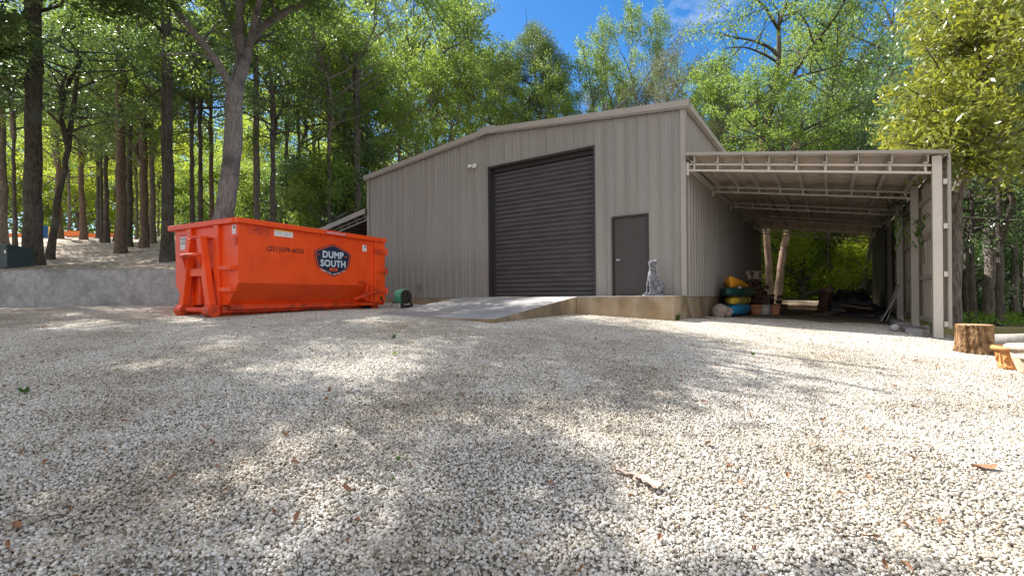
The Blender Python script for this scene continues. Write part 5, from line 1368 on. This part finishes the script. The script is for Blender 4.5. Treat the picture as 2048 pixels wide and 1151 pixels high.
# mid canopy that fills the space above the slope
LBL3 = ['leafy crown hanging between the edge trunk and big dark trunk', 'leafy crown right of the big dark trunk top', 'leafy crown above the two close dark trunks', 'leafy crown above the reddish brown trunk', 'leafy crown left of the forked tree limbs', 'leafy crown behind the forked tree fork', 'leafy crown above the slim trunk right of the forked tree', 'leafy crown above the dumpster badge', 'leafy crown left above the building corner']
for k, (px, d, hc, kind) in [(0, (30, 25, 6.0, 'B1')), (2, (205, 32, 8.0, 'B2')), (5, (425, 30, 8.5, 'B2')), (7, (600, 31, 7.5, 'B2')), (8, (680, 35, 7.5, 'B2'))]:
    tree(px, d, .22, kind, LBL3[k], hc, H=9, R=4.0, bm='bark2', group='mid canopy trees')
for k, (px, d, s, kd, lab) in enumerate([(600, 30, 1.3, 'S1', 'dark shrub behind the dumpster badge'), (655, 26, 1.2, 'S2', 'light shrub left of the left lean-to roof'), (520, 34, 1.3, 'S2', 'light shrub at the foot of the slim trunk'), (455, 40, 1.5, 'S2', 'light shrub behind the pale forked trunk'), (565, 38, 1.5, 'S3', 'mid green shrub over the dumpster middle'),
     (360, 44, 1.5, 'S2', 'pale shrub over the dumpster hook end'), (700, 30, 1.5, 'S1', 'dark shrub beside the left lean-to roof')]):
    shrub(px, d, s, kd, lab, 1.3 * s)

# --- the pale forked tree
def px_path(P, dd=0.0):
    return [ray(x, y, Y) for x, y, Y in P]
def limbed_tree(base, limbs, bm, lm, label, cat='tree', leaf=.13, per=60, sig=.46, nper=1.0, ln=1.4, seed=1, name='tree', n=12, start=.3, aspect=.5, flare=1.35, tips=3, extra=None, keep=None, up=.6):
    """limbs: list of (pixel path [(px, py, depth)...], r0, r1); the first is the trunk"""
    root = empty(name, base, 0, label, cat); rng = random.Random(seed); nr = np.random.default_rng(seed); cen = []
    mbt = MB(); mbc = MB()
    for k, (path, r0, r1) in enumerate(limbs):
        P = [p - Vector(base) for p in px_path(path)]
        if k == 0: P = [Vector((0, 0, -.3)), Vector((0, 0, .05)) + (P[0] * .02)] + P
        # smooth by Catmull-Rom
        Q = []
        for i in range(len(P) - 1):
            a, b, c, d = P[max(i-1, 0)], P[i], P[i+1], P[min(i+2, len(P)-1)]
            for t in (0, .25, .5, .75):
                Q.append(.5 * ((2*b) + (c-a)*t + (2*a-5*b+4*c-d)*t*t + (3*b-a-3*c+d)*t**3))
        Q.append(P[-1]); m = len(Q) - 1; jit = random.Random(seed + k)
        Rr = [(r0 + (r1 - r0) * (i/m)**.85) * (1 + jit.uniform(-.04, .04)) * (1 + ((flare - 1) * math.exp(-max(0, Q[i].z) / .5) if k == 0 else 0)) for i in range(m + 1)]
        mbt.tube(Q, Rr, n, cap=False)
        if k: sub_limbs(mbc, Q, r0, r1, rng, nper, ln, cen, start=start, tips=tips)
    mbt.build('trunk', bm, root, True)
    if extra: cen += [Vector(e) - Vector(base) for e in extra]
    if keep: cen = [c for c in cen if keep(c + Vector(base))]
    lv = leaf_quads([tuple(c) for c in cen], per, (sig, sig, sig*.6), leaf, nr, aspect, up)
    link('crown', join_crown('crown', mbc, lv, [lm, bm]), root)
    return root
# overhanging boughs of the forked tree, above the top edge of the photo: leaf clumps added out of view, in rows, to shade the gravel
_r = random.Random(15); BOUGH = []
for (x0, y0, z0, x1, y1, z1) in ((-8, 14.5, 11.5, -6.6, 11.4, 9.8), (-8, 14.5, 11.2, -7.0, 10.4, 9.6), (-8.5, 15, 11.4, -6.6, 13.0, 10.6), (-9, 14, 11, -8.3, 9.8, 9.6), (-8, 15, 11.6, -6.2, 13.0, 10.2)):
    for k in range(24):
        f = .15 + .85 * k / 23; s_ = .3 + .75 * math.sin(math.pi * min(1, f * .9))
        BOUGH.append((x0 + (x1-x0)*f + _r.gauss(0, .45*s_), y0 + (y1-y0)*f + _r.gauss(0, .45*s_), ZC + z0 + (z1-z0)*f + _r.gauss(0, .2)))
def shades_wanted(c):
    """crown shaped for its shade: keeps leaf clumps whose shadow lands in the wanted area"""
    h = c.z - .25; sx, sy = c.x + .737*h, c.y - .572*h  # clumps dropped by shadow position, leaving lit gaps on the gravel
    if sx > 2.1 + .45 * (sy - 4.3) + .3 * math.sin(sy * 3): return False
    return not (2.7 < sy < 3.7 and sx > -.6) and not (abs(sy - 5.4 - .1*sx) < .18 and sx < 1.2)
D = 16.4
fb = ray(437, 520, D); fb.z = hill(fb.x, D) - .02
limbed_tree(fb, [
 ([(444, 450, D), (453, 400, D), (461, 340, D), (467, 270, D), (467, 210, D), (472, 168, D)], .34, .27),
 ([(468, 190, D), (455, 160, D-.2), (425, 112, D-.6), (392, 70, D-1), (358, 28, D-1.3), (335, -12, D-1.6), (300, -70, D-2)], .16, .07),
 ([(474, 175, D), (474, 150, D+.1), (480, 112, D+.3), (470, 70, D+.4), (455, 35, D+.3), (440, -10, D), (425, -80, D-.3)], .19, .09),
 ([(472, 172, D), (487, 140, D), (496, 100, D), (502, 78, D-.2), (530, 50, D-.5), (570, 25, D-.9), (620, 0, D-1.4), (665, -40, D-2)], .20, .07),
 ([(488, 135, D), (485, 90, D+.4), (488, 50, D+.8), (500, 10, D+1), (510, -50, D+1.2)], .13, .06),
 ([(496, 95, D), (505, 60, D-.8), (520, 0, D-2), (560, -120, D-3.6), (620, -230, D-4.8)], .11, .05),
 ([(480, 110, D), (478, 10, D-1.5), (470, -140, D-3.5), (440, -260, D-5)], .13, .05),
 ([(440, -10, D), (520, -120, D-1), (600, -220, D-2), (660, -270, D-3)], .10, .04),
 ([(472, 60, D), (500, -60, D-1), (550, -200, D-2.6), (620, -280, D-5)], .12, .04),
], M['barkpale'], M['leafA'], 'pale grey tree forking into big limbs behind the dumpster', leaf=.13, per=150, sig=.48, seed=21, n=14, ln=1.6, nper=1.1, start=.25, extra=BOUGH, keep=shades_wanted)

# --- behind the building
tree(772, 30, .30, 'B1', 'light green tree above the left eave of the building', 3.5, top=110, R=3.6)
tree(800, 38, .3, 'A2', 'tall green tree above the left eave', 7, top=-60, R=4.6)
tree(838, 34, .26, 'B2', 'bright yellow green tree left of the ridge cap', 3.5, top=130, R=3.8)
tree(868, 40, .36, 'A1', 'tall limby tree above the left roof slope', 8, top=-40, R=4.8, lean=.05)
tree(905, 36, .3, 'B1', 'bright green tree directly left above the ridge cap', 3.5, top=90, R=3.4)
tree(935, 42, .34, 'A2', 'tall broad tree above the ridge cap', 8, top=-20, R=4.6, lean=.04)
tree(985, 40, .3, 'A1', 'green tree right above the ridge cap', 5, top=110, R=3.6)
tree(1000, 46, .34, 'B2', 'tree between the broad tree and the pine', 6, top=110, R=3.2)
tree(1062, 44, .30, 'P1', 'tall pine with rounded top against the blue sky', 10, top=35, R=3.6, bm='bark1', name='pine_tree', taper=.7)
tree(1084, 43, .26, 'P1', 'second thinner pine close beside the tall pine', 12, top=70, R=3.2, bm='bark1', name='pine_tree')
tree(1040, 38, .2, 'A3', 'low dark green tree in front of the pines', 4, top=190, R=3.0)
tree(1120, 40, .24, 'B1', 'small bright tree right of the pines', 5, top=110, R=3.0)
tree(1165, 42, .26, 'B1', 'light tree left of the roof dip of sky', 6, top=85, R=3.0, lean=.03)
tree(1205, 41, .28, 'A2', 'slender tree with open crown below the white cloud', 9, top=60, R=2.6, lean=.08)
tree(1262, 43, .30, 'A1', 'slender taller tree right of the open crowned one', 10, top=0, R=2.8, lean=.05)
tree(1318, 44, .28, 'A2', 'airy tree with small top before the blue gap', 10, top=45, R=2.8, lean=.06)
tree(1335, 36, .42, 'G1', 'grey green live oak above the right roof edge', 6.5, top=120, R=4.2, bm='bark1', lean=-.04)
tree(1290, 39, .3, 'G1', 'smaller grey green oak left of the large one', 6, top=185, R=2.2)
tree(1412, 34, .3, 'B1', 'light green tree over the junction of roof and lean-to', 3.5, top=150, R=3.0)
tree(1450, 40, .3, 'A3', 'shaded tree behind the right-hand forked tree', 5, top=130, R=3.4)
tree(1462, 33, .26, 'G1', 'pale leafy tree above the left end of the carport roof', 4, top=215, R=2.2)
# bare snag above the roof
sb_ = ray(1205, 300, 38)
limbed_tree((sb_.x, 38, ground(sb_.x, 38)), [([(1200, 400, 38), (1203, 280, 38), (1212, 232, 38)], .16, .10), ([(1212, 232, 38), (1225, 222, 38), (1245, 205, 38), (1254, 198, 38)], .12, .09), ([(1205, 250, 38), (1212, 215, 38), (1214, 203, 38)], .10, .08), ([(1225, 224, 38), (1250, 215, 38), (1275, 200, 37)], .07, .02)],
    M['barkpale'], M['leafG'], 'broken bare grey limbs of a snag above the roof', per=3, seed=5, nper=.3, ln=.8)

for k, (px, d, top, R, kd, lab) in enumerate([(745, 40, 60, 4.5, 'A1', 'broad tree high over the left corner of the building'), (820, 48, 40, 5, 'B1', 'broad bright tree far above the left roof slope'), (900, 52, 20, 5.5, 'A2', 'broad tree far above the ridge cap'), (960, 54, 90, 4.5, 'A1', 'broad tree far right above the ridge cap'), (1030, 52, 120, 4, 'B2', 'light tree filling in behind the pines'),
      (1110, 50, 175, 4, 'A2', 'rounded green tree just above the roof right of the pines'), (1190, 50, 190, 4, 'G1', 'grey green tree just above the roof by the snag'), (1250, 48, 170, 3.4, 'A1', 'low green tree right of the snag'), (1380, 46, 190, 4, 'B2', 'low light tree beyond the roof corner'), (1430, 50, 110, 4.5, 'A1', 'far tree left of the large forked tree'), (1540, 48, 205, 5, 'A2', 'far tree directly behind the large forked tree'), (1620, 44, 200, 5, 'D1', 'low dark tree far above the carport roof'), (1720, 44, 160, 5, 'A1', 'far green tree above the carport roof right end')]):
    tree(px, d, .3, kd, lab, 3.0, top=top, R=R)
# --- the right-hand forked tree
D = 31.0
rb = ray(1500, 420, D); rb.z = ground(rb.x, D)
limbed_tree(rb, [
 ([(1512, 340, D), (1522, 298, D), (1532, 250, D), (1541, 215, D), (1549, 172, D), (1553, 150, D)], .36, .24),
 ([(1553, 152, D), (1556, 130, D), (1558, 100, D), (1558, 55, D), (1568, 20, D), (1580, -20, D), (1590, -60, D)], .20, .06),
 ([(1541, 220, D), (1560, 180, D), (1585, 150, D), (1610, 112, D), (1632, 82, D), (1655, 55, D), (1680, 20, D-.5), (1700, -20, D-1)], .22, .06),
 ([(1556, 112, D), (1545, 100, D), (1525, 88, D), (1500, 80, D+.5), (1470, 75, D+1), (1438, 66, D+1.5)], .13, .04),
 ([(1554, 125, D), (1530, 110, D-1), (1490, 95, D-1.5), (1450, 97, D-2)], .09, .03),
 ([(1558, 60, D), (1545, 40, D-.6), (1530, 15, D-1), (1500, -10, D-1.5), (1470, -30, D-2)], .11, .04),
 ([(1575, 165, D), (1600, 152, D-1), (1640, 142, D-1.5), (1680, 130, D-2)], .11, .03),
 ([(1610, 112, D), (1650, 95, D+1), (1700, 85, D+1.5)], .09, .03),
 ([(1525, 290, D), (1550, 272, D-.6), (1594, 264, D-1), (1640, 245, D-1.5), (1690, 222, D-2), (1735, 205, D-2.5)], .15, .04),
 ([(1536, 235, D), (1510, 205, D+.6), (1470, 180, D+1)], .10, .03),
 ([(1568, 20, D), (1620, -20, D), (1660, -70, D)], .09, .03),
], M['bark2'], M['leafA'], 'large dark limbed forked tree rising behind the carport roof', leaf=.16, per=50, sig=.5, seed=33, ln=2.1, nper=1.2, start=.38)
tree(1495, 38, .3, 'B2', 'light green tree left behind the large forked tree', 4, top=215, R=3.6)
tree(1600, 37, .3, 'A1', 'mid green tree behind the lower limb of the forked tree', 4, top=225, R=4.0)
tree(1690, 33, .34, 'A2', 'leaning dark limbed tree right of the forked tree', 7, top=-60, R=3.8, lean=.06, bm='bark2')
tree(1700, 40, .34, 'D1', 'dark evergreen right of the forked tree', 4, top=120, R=4.2)
tree(1770, 28, .4, 'A1', 'tall tree behind the magnolia left side', 6, top=-120, R=3.6, lean=-.04, bm='bark2')
tree(1640, 48, .4, 'B1', 'far tree behind the gap right of the forked tree', 8, top=40, R=4.5)
tree(1830, 24, .34, 'D2', 'dark tree behind the carport outer corner', 4.5, top=-60, R=3.2, bm='bark2')
tree(1760, 36, .3, 'D1', 'dark tree behind the carport roof middle', 4, top=130, R=4.0)

# --- seen through the carport
tree(1541, 27.5, .40, 'A3', 'left of two pinkish trunks beyond the carport', 6, H=8, lean=-.05, bm='barkpink', taper=.9)
tree(1552, 28, .44, 'A1', 'right pinkish trunk leaning right beyond the carport', 6, H=8, lean=.17, bm='barkpink', taper=.85)
tree(1657, 33, .34, 'A1', 'dark upright trunk in the middle of the carport opening', 5.5, H=7, bm='bark2')
tree(1690, 35, .30, 'B1', 'greyish trunk right of the middle of the carport opening', 5, H=7)
tree(1723, 29, .30, 'B1', 'dark trunk leaning right beyond the black heap', 5, H=6, R=3, lean=.18, bm='bark2')
tree(1748, 33, .26, 'A2', 'brown trunk beside the far carport post', 5, H=7, bm='barkred')
tree(1610, 38, .26, 'B2', 'shaded slim trunk left of the middle of the carport opening', 3, H=8, R=4, bm='bark2')
for k, (px, d, s, kd, lab) in enumerate([(1568, 36, 1.5, 'S2', 'mid green shrub right of the pinkish trunks'), (1610, 33, 1.4, 'S4', 'light low shrub beyond the logs'), (1640, 42, 1.3, 'S4', 'bright yellow green shrub beyond the middle of the carport'), (1690, 40, 2.0, 'S3', 'tall mid green shrub right of the middle trunk'),
     (1735, 30, 1.2, 'S4', 'bright shrub beside the far carport post'), (1590, 44, 2.2, 'S3', 'tall mid green shrub far beyond the logs'), (1540, 40, 2.2, 'S3', 'mid green shrub behind the left pinkish trunk'), (1720, 46, 2.4, 'S4', 'tall light shrub far beyond the black heap'), (1660, 50, 2.6, 'S4', 'farthest light shrub seen through the carport')]):
    shrub(px, d, s, kd, lab, 1.5 * s)
tree(1580, 50, .3, 'Y2', 'light green tree closing the view left in the carport', 1.2, H=11, R=4.5)
tree(1660, 56, .3, 'Y1', 'bright yellow green tree closing the view in the middle of the carport', 1.2, H=12, R=5)
tree(1735, 50, .3, 'Y1', 'light green tree closing the view right in the carport', 1.2, H=11, R=4.5)

# --- right-hand wood
tree(1984, 14.2, .36, 'D1', 'thick pale bark trunk behind the carved stump', 4.6, H=7, R=2.6, taper=.8, bm='bark1')
tree(1937, 22, .26, 'A3', 'slim trunk between the lichen spotted and the thick pale one', 4, H=8, R=3)
tree(1953, 17.5, .20, 'D1', 'thin dark stem just left of the thick pale trunk', 3.6, H=7, R=2.4, bm='bark2', lean=.03)
tree(2030, 16.5, .24, 'D2', 'slim spotted trunk at the right edge of the photo', 4.2, H=7, R=2.4)
tree(2060, 15, .34, 'A1', 'dark trunk cut by the right edge of the photo', 4.2, H=7, R=2.8, bm='bark2')
tree(1900, 30, .3, 'A2', 'far trunk right of the carport wall', 3, H=10, R=3.6)
tree(2010, 30, .3, 'B1', 'far light trunk right of the thick pale trunk', 2.5, H=10, R=4)
tree(1960, 36, .3, 'D1', 'far evergreen behind the thin dark stem', 1.5, H=12, R=4.5)
tree(2070, 34, .3, 'D2', 'far evergreen at the right edge of the photo', 1.5, H=12, R=4.5)
tree(1900, 44, .3, 'Y1', 'bright yellow green far tree right of the carport wall', 1.2, H=12, R=4.5)
tree(2020, 46, .3, 'Y2', 'bright yellow green far tree near the right edge of the photo', 1.2, H=12, R=5)
for k, (px, d, s, kd, lab) in enumerate([(1925, 17, .8, 'S1', 'dark undergrowth bush right of the front post'), (1960, 20, 1.0, 'S3', 'green undergrowth bush behind the thin dark stem'), (2015, 18, .9, 'S1', 'dark undergrowth bush right of the thick pale trunk'), (2050, 20, 1.1, 'S3', 'green bush at the right edge behind the pots'),
     (1925, 26, 1.3, 'S2', 'sunlit bush far right of the front post'), (2000, 26, 1.3, 'S2', 'sunlit bush behind the thick pale trunk'), (2060, 28, 1.5, 'S1', 'dark bush far at the right edge'), (1970, 30, 1.5, 'S3', 'wide green bush far behind the stump')]):
    shrub(px, d, s, kd, lab, 1.1 * s)

for k, (px, d, hc, H, R, kd, lab) in enumerate([(1932, 15.5, 2.3, 5, 2.4, 'D1', 'dark drooping tree beside the lichen spotted trunk'), (1990, 17, 2.2, 6, 2.8, 'A3', 'mid green tree behind the thick pale trunk'), (2055, 14, 2.3, 5, 2.4, 'D2', 'dark drooping tree at the right edge'), (2015, 20, 1.8, 7, 3.0, 'B1', 'lighter green tree between the thick pale trunk and the slim spotted one'), (1915, 19, 1.8, 7, 2.6, 'A2', 'green tree right of the carport wall behind the magnolia trunk'), (1960, 24, 2.4, 8, 3.6, 'A1', 'green tree between the right-hand trunks'), (2040, 24, 2.4, 8, 3.6, 'D1', 'deep green tree behind the slim spotted trunk'), (1880, 22, 2.6, 7, 2.6, 'A3', 'green tree just behind the carport outer wall')]):
    tree(px, d, .16, kd, lab, hc, H=H, R=R, bm='bark2', group='small trees in the right-hand wood')
# --- magnolia with long glossy sunlit leaves
base = (9.95, 10.45, yard(9.95, 10.45) - .1)
mg = empty('magnolia_tree', base, 0, 'magnolia with lichen spotted trunk and long glossy yellow green leaves over the carport corner', 'tree')
rng = random.Random(77); mb = MB(); mc = MB(); cen = []
tp = [Vector((-.05, 0, -.2)), Vector((-.03, 0, .9)), Vector((.06, .05, 2.0)), Vector((.02, 0, 3.0)), Vector((.3, -.2, 4.2)), Vector((.4, -.4, 5.4)), Vector((.5, -.5, 7.2))]
mb.tube(tp, [.17, .135, .125, .12, .11, .08, .03], 12, cap=False); mb.build('trunk', M['bark1'], mg, True)
def mag_limb(pts, r):
    P = [Vector(p) - Vector(base) for p in pts]; mc.tube(P, [r*(1 - .8*i/(len(P)-1)) for i in range(len(P))], 6, cap=False)
    sub_limbs(mc, P, r, r*.3, rng, 4.2, .65, cen, start=.15, tips=4)
TB = Vector(base)
for a, b in (((1925, 330, 9.9), (1790, 285, 9.6)), ((1925, 330, 9.9), (1850, 240, 9.3)), ((1935, 280, 9.9), (1815, 175, 9.6)), ((1935, 240, 9.9), (1850, 95, 9.6)), ((1940, 200, 9.9), (1890, 30, 9.4)), ((1940, 200, 9.9), (1900, -40, 10.2)),
             ((1945, 180, 9.9), (1960, 20, 9.2)), ((1945, 160, 9.9), (2020, -20, 9.3)), ((1950, 250, 9.9), (2040, 130, 9.2)), ((1950, 280, 9.9), (2070, 230, 9.0)), ((1940, 320, 9.8), (2050, 320, 8.7)), ((1930, 330, 9.8), (1945, 290, 8.6)),
             ((1940, 230, 9.9), (1960, 180, 8.5)), ((1940, 260, 9.9), (1890, 200, 8.9)), ((1950, 150, 9.9), (2060, 60, 9.8)), ((1935, 310, 9.8), (1880, 290, 8.9)), ((1945, 200, 9.9), (1990, 110, 8.4)), ((1935, 330, 9.8), (1990, 345, 8.5)),
             ((1940, 120, 9.9), (1850, 10, 10.4)), ((1940, 150, 9.9), (1870, 110, 10.5)), ((1950, 100, 9.9), (2010, 60, 10.6)), ((1940, 280, 9.9), (1850, 200, 10.6))):
    pa, pb = ray(*a), ray(*b); m_ = pa.lerp(pb, .5) + Vector((0, 0, .12)); mag_limb([pa, m_, pb], .035)
nr = np.random.default_rng(5)
lv = leaf_quads([tuple(c) for c in cen], 24, (.18, .18, .14), .125, nr, .36, .5)
link('crown', join_crown('crown', mc, lv, [M['leafM'], M['bark2']]), mg)
# darker foliage hanging behind and under it
tree(2000, 12.4, .18, 'D1', 'dark leafy tree right behind the magnolia', 2.2, H=7, R=2.4, bm='bark2')
tree(1945, 13.5, .16, 'D2', 'dark leafy tree filling the space below the magnolia', 2.4, H=6, R=2.0, bm='bark2')

# small sprig growing inside the carport by the second post
sp_ = bthing('climbing_sprig', LW - .30, 1.0, SLAB + 1.35, 0, 'green leafy sprig hanging between the first two carport posts', 'plant')
rng = random.Random(6); mb = MB(); mb.tube([(.25, .3, -.7), (.2, .1, -.2), (.1, 0, .2), (-.1, -.1, .3)], .008, 5)
mb.build('stem', M['grass'], sp_); mb = MB()
for k in range(60):
    c = Vector((rng.uniform(-.25, .25), rng.uniform(-.15, .3), rng.uniform(-.35, .40))); a = rng.uniform(0, 6.28)
    d = Vector((math.cos(a)*.5, math.sin(a)*.5, -.8)).normalized() * .17; w = Vector((-math.sin(a), math.cos(a), 0)) * .026
    mb.add([c, c + d*.5 + w, c + d, c + d*.5 - w], [(0, 1, 2, 3)])
mb.build('leaves', M['grass'], sp_)

# --- trees standing left of the yard, beyond the edge of the photo: their crowns shade the gravel
for k, (x, y, hc, H, R, kd) in enumerate([(-15.5, 10.5, 6.5, 8, 4.4, 'X1'), (-13.5, 5.0, 6.0, 8, 4.2, 'X1'), (-19, 13, 6, 9, 4.2, 'X1'), (-11.2, 8.2, 8.6, 6, 3.4, 'X1'), (-19.5, 7.5, 6.5, 8, 4.2, 'X1')]):
    rt = empty('tree', (x, y, yard(x, y) - .1), 0, ['shade tree beside the yard end of the retaining wall', 'shade tree at the near left of the yard', 'shade tree farthest left beside the wall', 'tall shade tree closest to the dumpster outside the photo', 'dark shade tree behind the near left ones'][k], 'tree', 'shade trees left of the yard')
    trunk_part(rt, [(0, 0, -.2), (.2, .1, hc*.5), (.1 + (1.0 if k == 3 else 0), .1, hc), (1.4 if k == 3 else 0, -.6 if k == 3 else 0, hc + 3)], .2, M['bark1'], seed=k)
    link('crown', CR[kd], rt, ((1.4, -.6, hc) if k == 3 else (0, 0, hc)), (0, 0, k), (R/4, R/4, H/10))

# --- the wood beyond everything: one mass of foliage nobody could count
nr = np.random.default_rng(99); cs = []
for _ in range(4200):
    a = nr.uniform(-1.05, 1.05); rr = nr.uniform(82, 100); x, y = rr*math.sin(a), rr*math.cos(a)
    zt = 15 + 4*math.sin(a*9) + 3*math.sin(a*23+1)
    zz = nr.uniform(-1, 1)
    cs.append((x, y, ground(x, y) + (zz*.5 + .5) * zt))
v, q, a = leaf_quads(cs, 26, (1.6, 1.6, 1.1), .55, nr, .6)
o = link('distant_forest', npmesh('distant_forest', v, q, [M['leafB']], None, a)); tag(o, 'distant wall of woodland foliage closing the view', 'woods', kind='stuff')
# low ground cover on the forest floor at the right and behind
cs = []
for _ in range(2600):
    y = nr.uniform(12, 48); x = nr.uniform(.5, 1.15) * y + 1.0
    bx, by = W2B(x, y)
    if bx < 5.2 and by < 17.8: continue
    if bx < 5.2 and by < 19: continue
    cs.append((x, y, ground(x, y) + .10))
v, q, a = leaf_quads(cs, 16, (.35, .35, .14), .10, nr, .6)
o = link('undergrowth', npmesh('undergrowth', v, q, [M['grass']], None, a)); tag(o, 'low green undergrowth covering the floor of the right-hand wood', 'undergrowth', kind='stuff')
